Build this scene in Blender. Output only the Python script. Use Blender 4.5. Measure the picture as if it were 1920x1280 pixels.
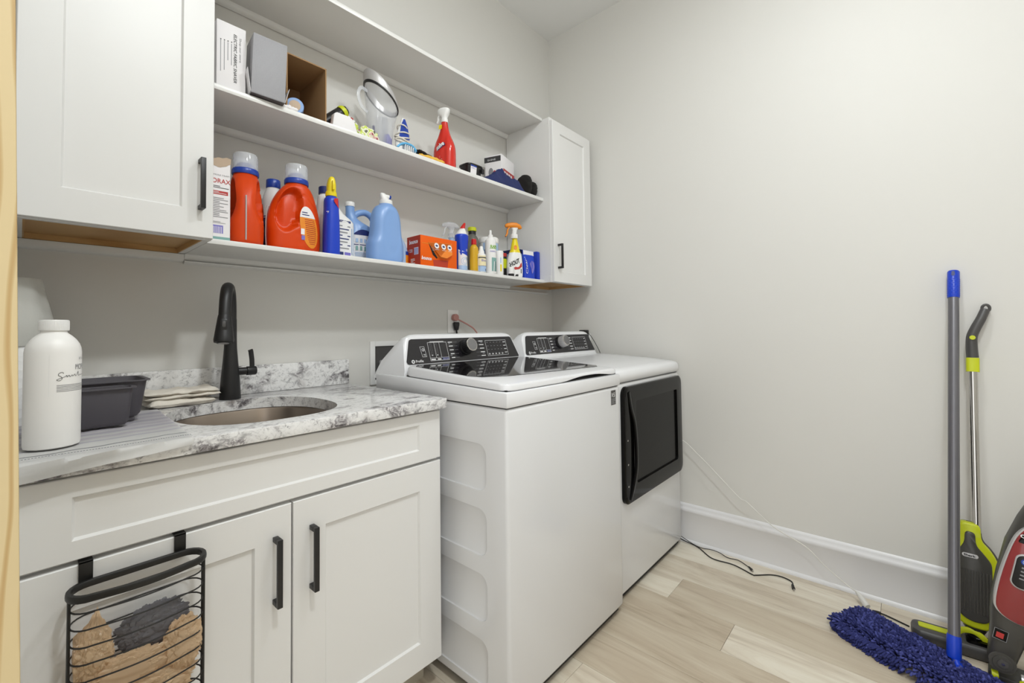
import bpy, bmesh, math, random
from mathutils import Vector, Matrix, noise
random.seed(7)
for o in list(bpy.data.objects): bpy.data.objects.remove(o)
SC = bpy.context.scene
COL = SC.collection
PI = math.pi

# ------------------------------------------------------------------ camera, world, lights, exposure
cd = bpy.data.cameras.new('camera'); cam = bpy.data.objects.new('camera', cd); COL.objects.link(cam)
cd.sensor_width = 36; cd.lens = 821.9/1920*36; cd.shift_y = -46.9/1920; cd.clip_start = .02
YAW, PITCH, ROLL = math.radians(48.33), math.radians(-1.717), math.radians(.70)
fw = Vector((math.sin(YAW)*math.cos(PITCH), math.cos(YAW)*math.cos(PITCH), -math.sin(PITCH)))
r0 = Vector((math.cos(YAW), -math.sin(YAW), 0)); d0 = fw.cross(r0)
rr = r0*math.cos(ROLL)+d0*math.sin(ROLL); dd = -r0*math.sin(ROLL)+d0*math.cos(ROLL)
m = Matrix((rr, -dd, -fw)).transposed().to_4x4(); m.translation = (-2.3675, -1.7486, 1.1296)
cam.matrix_world = m
SC.camera = cam
W = bpy.data.worlds.new('world'); SC.world = W; W.use_nodes = True
W.node_tree.nodes['Background'].inputs[0].default_value = (.96, .985, 1, 1)
W.node_tree.nodes['Background'].inputs[1].default_value = 1.9  # even world light through the open hall, added as frontal fill
SC.view_settings.view_transform = 'Standard'; SC.view_settings.look = 'None'
SC.view_settings.gamma = 1; SC.view_settings.use_curve_mapping = False
SC.view_settings.exposure = -0.05

LCOL = (.94, .985, 1)
def lamp(name, loc, power, size, kind='AREA'):
    l = bpy.data.lights.new(name, kind); l.energy = power; l.color = LCOL
    if kind == 'AREA': l.shape = 'DISK'; l.size = size
    else: l.shadow_soft_size = size/2
    o = bpy.data.objects.new(name, l); COL.objects.link(o); o.location = loc
    return o
LAMPS = ((-1.15, -1.62), (-1.95, -2.0))
lamp('ceiling_lamp_light', LAMPS[0]+(3.0,), 9, .17)
lamp('ceiling_lamp_light', LAMPS[1]+(3.0,), 20, .17)
lamp('ceiling_fill_glow', LAMPS[0]+(2.97,), 6, .17, 'POINT')  # fill point lights, added at the fixtures to brighten the ceiling
lamp('ceiling_fill_glow', LAMPS[1]+(2.97,), 12, .17, 'POINT')

# ------------------------------------------------------------------ materials
def lin(h):
    h = h.lstrip('#'); c = [int(h[i:i+2], 16)/255 for i in (0, 2, 4)]
    return [(x/12.92 if x <= .04045 else ((x+.055)/1.055)**2.4) for x in c]+[1]
def pm(name, hexc, rough=.5, metal=0, coat=0, trans=0, alpha=1, spec=None, emit=0, bump=0, bscale=40, ior=None, sss=0):
    mt = bpy.data.materials.new(name); mt.use_nodes = True; nt = mt.node_tree; b = nt.nodes['Principled BSDF']
    b.inputs['Base Color'].default_value = lin(hexc); b.inputs['Roughness'].default_value = rough
    b.inputs['Metallic'].default_value = metal; b.inputs['Coat Weight'].default_value = coat
    b.inputs['Coat Roughness'].default_value = .06
    b.inputs['Transmission Weight'].default_value = trans; b.inputs['Alpha'].default_value = alpha
    if spec is not None: b.inputs['Specular IOR Level'].default_value = spec
    if ior: b.inputs['IOR'].default_value = ior
    if emit: b.inputs['Emission Color'].default_value = lin(hexc); b.inputs['Emission Strength'].default_value = emit
    if bump:
        tc = nt.nodes.new('ShaderNodeTexCoord'); n = nt.nodes.new('ShaderNodeTexNoise'); n.inputs['Scale'].default_value = bscale
        n.inputs['Detail'].default_value = 4
        bp = nt.nodes.new('ShaderNodeBump'); bp.inputs['Strength'].default_value = bump; bp.inputs['Distance'].default_value = .002
        nt.links.new(tc.outputs['Object'], n.inputs['Vector']); nt.links.new(n.outputs['Fac'], bp.inputs['Height'])
        nt.links.new(bp.outputs['Normal'], b.inputs['Normal'])
    return mt
def ramp(nt, stops, interp='LINEAR'):
    r = nt.nodes.new('ShaderNodeValToRGB'); r.color_ramp.interpolation = interp
    e = r.color_ramp.elements
    while len(e) < len(stops): e.new(.5)
    for i, (p, c) in enumerate(stops): e[i].position = p; e[i].color = lin(c) if isinstance(c, str) else c
    return r
M = {}
M['wall'] = pm('wall_paint', 'dddbd6', .55, bump=.06, bscale=300)
M['ceiling'] = pm('ceiling_paint', 'f1f1f0', .8)
M['trim'] = pm('trim_white', 'e6e5e6', .32)
M['cab'] = pm('cabinet_paint', 'e6e5e3', .38)
M['cabin'] = pm('toe_kick_board', 'b5ad9c', .6)  # darker beige board colour for the toe kick
M['shelf'] = pm('shelf_paint', 'e6e5e2', .3)
M['black'] = pm('matte_black_metal', '1b1a1b', .42)
M['blackp'] = pm('black_plastic', '191819', .35)
M['wire'] = pm('black_wire_coating', '1a1918', .45)
M['enamel'] = pm('white_enamel', 'dededf', .2, coat=.3)
M['enamel2'] = pm('white_plastic_gloss', 'e8e8ea', .22, coat=.2)
M['gap'] = pm('dark_gap', '141414', .7)
M['glass'] = pm('dark_tinted_glass', '1c1a1b', .04, coat=.5)
M['panel'] = pm('dark_control_panel', '1e1c20', .16)
M['print'] = pm('white_print', 'e4e4e4', .5)
M['printg'] = pm('grey_print', '8b8b8e', .5)
M['printd'] = pm('dark_print', '3a3a3c', .5)
M['steel'] = pm('brushed_steel', 'b5b3b0', .28, metal=1)
M['sinksteel'] = pm('sink_steel', '9b8f84', .3, metal=1)
M['doorblk'] = pm('dryer_door_black', '060505', .1, spec=.22)
M['doorwin'] = pm('dryer_window', '0a0908', .2, spec=.16)
M['orange'] = pm('orange_plastic', 'd6430a', .36, spec=.3)
M['blue'] = pm('royal_blue_plastic', '1d3fa0', .3)
M['navy'] = pm('navy_print', '24306e', .4)
M['clear'] = pm('clear_plastic', 'e9ecf2', .08, alpha=.32, ior=1.45)
M['clearg'] = pm('clear_grey_plastic', 'cfcfd6', .06, alpha=.3)
M['white'] = pm('white_plastic', 'eeedeb', .38)
M['whitem'] = pm('matte_white_plastic', 'f6f4f1', .42)
M['paper'] = pm('white_card', 'ece9ea', .6)
M['ltblue'] = pm('light_blue_plastic', '82a6db', .32)
M['skyblue'] = pm('sky_blue_rubber', '5bb0e2', .4)
M['yellow'] = pm('yellow_plastic', 'ecd516', .35)
M['mustard'] = pm('mustard_plastic', 'd6a71c', .4)
M['red'] = pm('red_plastic', 'c9211c', .25)
M['redd'] = pm('dark_red_print', 'b8332f', .5)
M['lime'] = pm('lime_plastic', 'c8d01c', .38)
M['limegreen'] = pm('green_print', '7cb52c', .5)
M['darkgrey'] = pm('dark_grey_plastic', '4a4847', .42)
M['tub'] = pm('slate_plastic', '57545a', .5)
M['bouncer'] = pm('deep_orange_card', 'ea5f06', .5, spec=.25)
M['bouncel'] = pm('bright_orange_card', 'ee8526', .5)
M['bounced'] = pm('red_orange_card', 'b5371a', .5)
M['tealp'] = pm('teal_print', '7fa9a4', .6)
M['paleblue'] = pm('pale_blue_print', 'a9c3e3', .5)
M['purple'] = pm('purple_print', '3d2a78', .5)
M['lilac'] = pm('lilac_print', '7c74c4', .5)
M['cream'] = pm('cream_print', 'efe3b8', .5)
M['silvergrey'] = pm('silver_grey_card', 'a3a2a6', .5)
M['greyd'] = pm('dark_grey_card', '5b5658', .55)
M['pole'] = pm('grey_metallic_paint', '76757a', .35, metal=.6)
M['chrome'] = pm('chrome', 'c9c6c2', .16, metal=1)
M['bluesock'] = pm('bright_blue_plastic', '0b3cc0', .35)
M['vacgrey'] = pm('vacuum_charcoal', '45433f', .35)
M['vacred'] = pm('vacuum_red_translucent', '8c2a2c', .2, coat=.4)
M['silver'] = pm('silver_plastic', 'c4c2c2', .3, metal=.4)
M['pinkcord'] = pm('pink_cord', 'c48c84', .5)
M['cordw'] = pm('white_cord', 'dcdad4', .5)
M['cordk'] = pm('black_cord', '1d1a18', .5)
M['cloth'] = pm('off_white_cotton', 'e9e2d6', .95, bump=.5, bscale=260)
M['navycloth'] = pm('navy_cloth', '27305f', .95, bump=.4, bscale=200)
M['blkcloth'] = pm('black_cloth', '1a1816', .9, bump=.4, bscale=200)
M['yelcloth'] = pm('yellow_cloth', 'e6b64a', .9, bump=.4, bscale=200)
M['noodle'] = pm('blue_chenille', '242a66', .85)
M['noodle2'] = pm('light_blue_chenille', '454b8e', .9)
M['smoke'] = pm('smoky_plastic', '6e6c64', .2, alpha=.8)
M['amber'] = pm('amber_label', 'e88a1c', .45)
M['peach'] = pm('skin_beige_card', 'c9b39c', .6)
M['bluebox'] = pm('blue_card', '1f3cb4', .5)
M['redglass'] = pm('red_translucent_plastic', 'd22a1c', .15, coat=.3)
M['light'] = pm('lamp_lens', 'ffffff', .5, emit=3)

def mat_quilt():
    mt = pm('quilted_paper', 'f0efed', .95); nt = mt.node_tree; b = nt.nodes['Principled BSDF']
    tc = nt.nodes.new('ShaderNodeTexCoord'); v = nt.nodes.new('ShaderNodeTexVoronoi'); v.inputs['Scale'].default_value = 90
    bp = nt.nodes.new('ShaderNodeBump'); bp.inputs['Strength'].default_value = .6; bp.inputs['Distance'].default_value = .003
    nt.links.new(tc.outputs['Object'], v.inputs['Vector']); nt.links.new(v.outputs['Distance'], bp.inputs['Height']); nt.links.new(bp.outputs['Normal'], b.inputs['Normal'])
    return mt
M['quilt'] = mat_quilt()
M['tissue'] = pm('plain_tissue', 'fbfaf4', .9, bump=.3, bscale=200)
M['dialcap'] = pm('dial_steel', '8d8d90', .24, metal=1)

def mat_granite():
    mt = pm('white_grey_granite', 'e6e4e3', .16); nt = mt.node_tree; L = nt.links; b = nt.nodes['Principled BSDF']
    tc = nt.nodes.new('ShaderNodeTexCoord')
    mp = nt.nodes.new('ShaderNodeMapping'); mp.inputs['Rotation'].default_value = (.3, .2, .7); mp.inputs['Scale'].default_value = (1, 1.5, 1.2)
    L.new(tc.outputs['Object'], mp.inputs['Vector'])
    def nz(sc, det, dist, rough=.6):
        n = nt.nodes.new('ShaderNodeTexNoise'); n.inputs['Scale'].default_value = sc; n.inputs['Detail'].default_value = det
        n.inputs['Distortion'].default_value = dist; n.inputs['Roughness'].default_value = rough
        L.new(mp.outputs['Vector'], n.inputs['Vector']); return n
    n1 = nz(8, 4, .9, .62); r1 = ramp(nt, [(.52, (0, 0, 0, 1)), (.62, (1, 1, 1, 1))]); L.new(n1.outputs['Fac'], r1.inputs['Fac'])
    n2 = nz(46, 6, .8, .75); r2 = ramp(nt, [(.40, 'dfdddd'), (.48, '9c989a'), (.60, '565254')]); L.new(n2.outputs['Fac'], r2.inputs['Fac'])
    n3 = nz(60, 6, .4, .8); r3 = ramp(nt, [(.36, 'a5a3a4'), (.47, 'e6e5e4'), (.7, 'f4f3f2')]); L.new(n3.outputs['Fac'], r3.inputs['Fac'])
    n4 = nz(5, 3, 1.5); r4 = ramp(nt, [(.58, (0, 0, 0, 1)), (.68, (1, 1, 1, 1))]); L.new(n4.outputs['Fac'], r4.inputs['Fac'])
    mx = nt.nodes.new('ShaderNodeMix'); mx.data_type = 'RGBA'; L.new(r1.outputs['Color'], mx.inputs['Factor'])
    L.new(r3.outputs['Color'], mx.inputs[6]); L.new(r2.outputs['Color'], mx.inputs[7])
    mx2 = nt.nodes.new('ShaderNodeMix'); mx2.data_type = 'RGBA'; mx2.inputs[7].default_value = lin('a8a19d')
    ml = nt.nodes.new('ShaderNodeMath'); ml.operation = 'MULTIPLY'; ml.inputs[1].default_value = .55; L.new(r4.outputs['Color'], ml.inputs[0])
    L.new(ml.outputs[0], mx2.inputs['Factor']); L.new(mx.outputs[2], mx2.inputs[6]); L.new(mx2.outputs[2], b.inputs['Base Color'])
    return mt
M['granite'] = mat_granite()

def mat_wood(name, c1, c2, scale=(1, 1, 1), wscale=8, dist=6, rough=.5, rot=(0, 0, 0)):
    mt = pm(name, c1, rough); nt = mt.node_tree; L = nt.links; b = nt.nodes['Principled BSDF']
    tc = nt.nodes.new('ShaderNodeTexCoord'); mp = nt.nodes.new('ShaderNodeMapping')
    mp.inputs['Scale'].default_value = scale; mp.inputs['Rotation'].default_value = rot
    w = nt.nodes.new('ShaderNodeTexWave'); w.inputs['Scale'].default_value = wscale; w.inputs['Distortion'].default_value = dist
    w.inputs['Detail'].default_value = 2; w.inputs['Detail Scale'].default_value = 1.2
    r = ramp(nt, [(.0, c2), (.35, c1), (1, c1)])
    L.new(tc.outputs['Object'], mp.inputs['Vector']); L.new(mp.outputs['Vector'], w.inputs['Vector']); L.new(w.outputs['Fac'], r.inputs['Fac']); L.new(r.outputs['Color'], b.inputs['Base Color'])
    return mt
M['pine'] = mat_wood('raw_pine', 'cfbb90', 'b89a68', (1, 1, .13), 27, 6, .6)
M['maple'] = mat_wood('maple_veneer', 'c9a06a', 'b98c54', (.3, 1, 4), 3, 3, .5)

def mat_floor():
    mt = pm('oak_plank_floor', 'c9bda9', .38); nt = mt.node_tree; L = nt.links; b = nt.nodes['Principled BSDF']
    at = nt.nodes.new('ShaderNodeAttribute'); at.attribute_name = 'tone'
    tc = nt.nodes.new('ShaderNodeTexCoord'); mp = nt.nodes.new('ShaderNodeMapping'); mp.inputs['Scale'].default_value = (7, .8, 1)
    ad = nt.nodes.new('ShaderNodeVectorMath'); ad.operation = 'ADD'
    L.new(tc.outputs['Object'], mp.inputs['Vector']); L.new(mp.outputs['Vector'], ad.inputs[0])
    ml = nt.nodes.new('ShaderNodeVectorMath'); ml.operation = 'SCALE'; ml.inputs['Scale'].default_value = 37; L.new(at.outputs['Color'], ml.inputs[0]); L.new(ml.outputs[0], ad.inputs[1])
    n = nt.nodes.new('ShaderNodeTexNoise'); n.inputs['Scale'].default_value = 2.2; n.inputs['Detail'].default_value = 8; n.inputs['Distortion'].default_value = 1.0; n.inputs['Roughness'].default_value = .62
    L.new(ad.outputs[0], n.inputs['Vector'])
    r = ramp(nt, [(.28, 'bbae9a'), (.43, 'd8cdbb'), (.56, 'e4dccb'), (.75, 'eee8db')]); L.new(n.outputs['Fac'], r.inputs['Fac'])
    mx = nt.nodes.new('ShaderNodeMix'); mx.data_type = 'RGBA'; mx.blend_type = 'MULTIPLY'; mx.inputs['Factor'].default_value = 1
    r2 = ramp(nt, [(0, 'dfd8d0'), (1, 'ffffff')]); L.new(at.outputs['Fac'], r2.inputs['Fac'])
    L.new(r.outputs['Color'], mx.inputs[6]); L.new(r2.outputs['Color'], mx.inputs[7]); L.new(mx.outputs[2], b.inputs['Base Color'])
    return mt
M['floor'] = mat_floor()

def mat_bag(name, c, a):
    mt = pm(name, c, .2); nt = mt.node_tree; L = nt.links; b = nt.nodes['Principled BSDF']; out = nt.nodes['Material Output']
    tl = nt.nodes.new('ShaderNodeBsdfTranslucent'); tl.inputs[0].default_value = lin(c)
    tr = nt.nodes.new('ShaderNodeBsdfTransparent')
    m1 = nt.nodes.new('ShaderNodeMixShader'); m1.inputs[0].default_value = .4; L.new(b.outputs[0], m1.inputs[1]); L.new(tl.outputs[0], m1.inputs[2])
    m2 = nt.nodes.new('ShaderNodeMixShader'); m2.inputs[0].default_value = a; L.new(m1.outputs[0], m2.inputs[1]); L.new(tr.outputs[0], m2.inputs[2])
    L.new(m2.outputs[0], out.inputs[0]); return mt
M['bagtan'] = mat_bag('tan_bag_film', 'ead0ae', .18)
M['baggrey'] = mat_bag('grey_bag_film', '85848a', .28)

def mat_stripes():
    mt = pm('striped_towel', 'ecebea', .95, bump=.0); nt = mt.node_tree; L = nt.links; b = nt.nodes['Principled BSDF']
    uv = nt.nodes.new('ShaderNodeAttribute'); uv.attribute_name = 'along'
    r = ramp(nt, [(0, 'fbfaf8'), (.155, 'fbfaf8'), (.16, '6b6a72'), (.172, 'fbfaf8'), (.26, 'fbfaf8'), (.27, 'dedbe3'), (.30, 'fbfaf8'), (.36, 'e6e1e7'), (.39, 'fbfaf8'),
                  (.45, 'dad6df'), (.47, 'f5f2f4'), (.53, 'e2dde4'), (.56, 'f5f2f4'), (.62, 'd8d3dc'), (.65, 'f5f2f4'), (.72, 'e2dde4'), (.76, 'f5f2f4'), (.84, 'dad6df'), (.87, 'f5f2f4')])
    L.new(uv.outputs['Fac'], r.inputs['Fac']); L.new(r.outputs['Color'], b.inputs['Base Color'])
    tc = nt.nodes.new('ShaderNodeTexCoord'); n = nt.nodes.new('ShaderNodeTexNoise'); n.inputs['Scale'].default_value = 300
    bp = nt.nodes.new('ShaderNodeBump'); bp.inputs['Strength'].default_value = .2; bp.inputs['Distance'].default_value = .001
    L.new(tc.outputs['Object'], n.inputs['Vector']); L.new(n.outputs['Fac'], bp.inputs['Height']); L.new(bp.outputs['Normal'], b.inputs['Normal'])
    return mt
M['towel'] = mat_stripes()

def mat_floral():
    mt = pm('floral_fabric', 'e9ead0', .8); nt = mt.node_tree; L = nt.links; b = nt.nodes['Principled BSDF']
    tc = nt.nodes.new('ShaderNodeTexCoord'); n = nt.nodes.new('ShaderNodeTexNoise'); n.inputs['Scale'].default_value = 38; n.inputs['Detail'].default_value = 1
    r = ramp(nt, [(0, '6b6a5c'), (.36, 'e9ead0'), (.46, 'c9da5c'), (.55, 'e9ead0'), (.62, 'e3b8b0'), (.68, '8c1238')], 'CONSTANT')
    L.new(tc.outputs['Object'], n.inputs['Vector']); L.new(n.outputs['Fac'], r.inputs['Fac']); L.new(r.outputs['Color'], b.inputs['Base Color']); return mt
M['floral'] = mat_floral()

# ------------------------------------------------------------------ builders
def th(name, label, cat, loc=(0, 0, 0), rz=0, group=None, rot=None):
    o = bpy.data.objects.new(name, None); COL.objects.link(o); o.empty_display_size = .05
    o.location = loc; o.rotation_euler = rot if rot else (0, 0, rz)
    o['label'] = label; o['category'] = cat
    if group: o['group'] = group
    return o
def tag(o, label, cat, group=None):
    o['label'] = label; o['category'] = cat
    if group: o['group'] = group
    return o
def pmat(par):
    return Matrix.LocRotScale(par.location, par.rotation_euler, None)
def fin(bm, name, mats, parent=None, world=False, ang=35, label=None, kind=None, origin=None, loc=None, rot=None, recalc=True):
    if not isinstance(mats, (list, tuple)): mats = [mats]
    if world and parent is not None:
        q = parent; chain = []
        while q is not None: chain.append(q); q = q.parent
        mt = Matrix.Identity(4)
        for q in reversed(chain): mt = mt @ pmat(q)
        bm.transform(mt.inverted())
    if origin is not None: bm.transform(Matrix.Translation(-Vector(origin)))
    if recalc: bmesh.ops.recalc_face_normals(bm, faces=bm.faces[:])
    me = bpy.data.meshes.new(name); bm.to_mesh(me); bm.free()
    for mt_ in mats: me.materials.append(M[mt_] if isinstance(mt_, str) else mt_)
    for p in me.polygons: p.use_smooth = True
    me.set_sharp_from_angle(angle=math.radians(ang))
    o = bpy.data.objects.new(name, me); COL.objects.link(o)
    if parent is not None: o.parent = parent
    if origin is not None: o.location = origin
    if loc is not None: o.location = loc
    if rot is not None: o.rotation_euler = rot
    if label: o['label'] = label
    if kind: o['kind'] = kind
    return o
def B(): return bmesh.new()
def setmi(faces, mi):
    if mi:
        for f in faces: f.material_index = mi
def box(bm, a, b, bev=0, mi=0, seg=2):
    x0, y0, z0 = [min(a[i], b[i]) for i in range(3)]; x1, y1, z1 = [max(a[i], b[i]) for i in range(3)]
    t = B(); v = [t.verts.new(p) for p in ((x0, y0, z0), (x1, y0, z0), (x1, y1, z0), (x0, y1, z0), (x0, y0, z1), (x1, y0, z1), (x1, y1, z1), (x0, y1, z1))]
    for f in ((3, 2, 1, 0), (4, 5, 6, 7), (0, 1, 5, 4), (1, 2, 6, 5), (2, 3, 7, 6), (3, 0, 4, 7)): t.faces.new([v[i] for i in f])
    if bev: bmesh.ops.bevel(t, geom=t.edges[:], offset=bev, segments=seg, affect='EDGES', profile=.5)
    merge(bm, t, mi)
def merge(bm, t, mi=0, mat=None):
    if mat is not None: t.transform(mat)
    if mi:
        for f in t.faces: f.material_index = mi
    me = bpy.data.meshes.new('tmp'); t.to_mesh(me); t.free(); bm.from_mesh(me); bpy.data.meshes.remove(me)
def rings(bm, R, closed=True, cap0=True, cap1=True, mi=0):
    vs = [[bm.verts.new(p) for p in r] for r in R]; n = len(R[0]); fs = []
    for i in range(len(R)-1):
        for j in range(n if closed else n-1):
            fs.append(bm.faces.new((vs[i][j], vs[i][(j+1) % n], vs[i+1][(j+1) % n], vs[i+1][j])))
    if cap0: fs.append(bm.faces.new(list(reversed(vs[0]))))
    if cap1: fs.append(bm.faces.new(vs[-1]))
    setmi(fs, mi); return vs
def sring(z, hx, hy, e=2, ox=0, oy=0, n=32):
    out = []
    for i in range(n):
        t = 2*PI*i/n; c, s = math.cos(t), math.sin(t)
        out.append((ox+hx*math.copysign(abs(c)**(2/e), c), oy+hy*math.copysign(abs(s)**(2/e), s), z))
    return out
def loft(bm, secs, n=32, mi=0, cap0=True, cap1=True, fn=None):
    """secs: (z, hx, hy, exponent, ox, oy)"""
    R = []
    for s in secs:
        s = list(s)+[2, 0, 0][len(s)-3:] if len(s) < 6 else list(s)
        r = sring(s[0], s[1], s[2], s[3], s[4], s[5], n)
        if fn: r = [fn(*p) for p in r]
        R.append(r)
    rings(bm, R, True, cap0, cap1, mi)
def smoothsecs(secs, k=4):
    P_ = [list(s)+[2, 0, 0][len(s)-3:] if len(s) < 6 else list(s) for s in secs]; out = []
    for i in range(len(P_)-1):
        p0 = P_[max(i-1, 0)]; p1 = P_[i]; p2 = P_[i+1]; p3 = P_[min(i+2, len(P_)-1)]
        for j in range(k):
            t = j/k; q = []
            for a, b, c, d in zip(p0, p1, p2, p3):
                v = .5*((2*b)+(-a+c)*t+(2*a-5*b+4*c-d)*t*t+(-a+3*b-3*c+d)*t**3)
                lo, hi = min(b, c), max(b, c); q.append(min(max(v, lo-abs(hi-lo)*.15), hi+abs(hi-lo)*.15))
            out.append(q)
    out.append(P_[-1]); return out
def lathe(bm, prof, n=32, mi=0, ox=0, oy=0, cap0=True, cap1=True):
    loft(bm, [(z, r, r, 2, ox, oy) for r, z in prof], n, mi, cap0, cap1)
def crv(pts, k=8):
    pts = [Vector(p) for p in pts]; out = []
    for i in range(len(pts)-1):
        p0 = pts[max(i-1, 0)]; p1 = pts[i]; p2 = pts[i+1]; p3 = pts[min(i+2, len(pts)-1)]
        for j in range(k):
            t = j/k; out.append(.5*((2*p1)+(-p0+p2)*t+(2*p0-5*p1+4*p2-p3)*t*t+(-p0+3*p1-3*p2+p3)*t**3))
    out.append(pts[-1]); return out
def tube(bm, pts, r, n=10, mi=0, closed=False, sq=None, up=None):
    """sweep; r number or list; sq=(w,h) gives a flat section"""
    pts = [Vector(p) for p in pts]; N = len(pts)
    if closed: tan = [(pts[(i+1) % N]-pts[i-1]).normalized() for i in range(N)]
    else: tan = [(pts[min(i+1, N-1)]-pts[max(i-1, 0)]).normalized() for i in range(N)]
    u = Vector(up) if up else (Vector((0, 0, 1)) if abs(tan[0].z) < .9 else Vector((1, 0, 0)))
    R = []
    for i in range(N):
        t = tan[i]; s = t.cross(u).normalized(); u2 = s.cross(t).normalized()
        if not up: u = u2
        ri = r[i] if isinstance(r, (list, tuple)) else r; ring = []
        for j in range(n):
            a = 2*PI*j/n; c, d = math.cos(a), math.sin(a)
            if sq: e = 4; c = math.copysign(abs(c)**(2/e), c)*sq[0]; d = math.copysign(abs(d)**(2/e), d)*sq[1]
            else: c *= ri; d *= ri
            ring.append(pts[i]+s*c+u2*d)
        R.append(ring)
    if closed:
        vs = [[bm.verts.new(p) for p in q] for q in R]; fs = []
        for i in range(N):
            for j in range(n): fs.append(bm.faces.new((vs[i][j], vs[i][(j+1) % n], vs[(i+1) % N][(j+1) % n], vs[(i+1) % N][j])))
        setmi(fs, mi)
    else: rings(bm, R, True, True, True, mi)
def prism(bm, poly, axis, a, b, mi=0, bev=0):
    """poly in the two other axes (order XYZ), extruded along axis from a to b"""
    t = B(); n = len(poly)
    def P3(p, v):
        q = list(p); q.insert('XYZ'.index(axis), v); return q
    v0 = [t.verts.new(P3(p, a)) for p in poly]; v1 = [t.verts.new(P3(p, b)) for p in poly]
    t.faces.new(v0); t.faces.new(list(reversed(v1)))
    for i in range(n): t.faces.new((v0[i], v1[i], v1[(i+1) % n], v0[(i+1) % n]))
    bmesh.ops.recalc_face_normals(t, faces=t.faces[:])
    if bev: bmesh.ops.bevel(t, geom=t.edges[:], offset=bev, segments=2, affect='EDGES', profile=.5)
    merge(bm, t, mi)
def rrect(w, h, r, n=6, cx=0, cy=0):
    out = []
    for (sx, sy, a0) in ((1, 1, 0), (-1, 1, PI/2), (-1, -1, PI), (1, -1, 3*PI/2)):
        for i in range(n+1):
            a = a0+PI/2*i/n; out.append((cx+sx*(w/2-r)+r*math.cos(a), cy+sy*(h/2-r)+r*math.sin(a)))
    return out
def boolean(o, cbm):
    me = bpy.data.meshes.new('cut'); bmesh.ops.recalc_face_normals(cbm, faces=cbm.faces[:]); cbm.to_mesh(me); cbm.free()
    c = bpy.data.objects.new('cut', me); COL.objects.link(c)
    if o.parent: c.matrix_world = pmat(o.parent)
    md = o.modifiers.new('b', 'BOOLEAN'); md.operation = 'DIFFERENCE'; md.object = c; md.solver = 'EXACT'
    dg = bpy.context.evaluated_depsgraph_get(); dg.update()
    nm = bpy.data.meshes.new_from_object(o.evaluated_get(dg)); old = o.data; o.modifiers.clear(); o.data = nm; bpy.data.meshes.remove(old)
    bpy.data.objects.remove(c); bpy.data.meshes.remove(me)
    for p in nm.polygons: p.use_smooth = True
    nm.set_sharp_from_angle(angle=math.radians(35))

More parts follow.
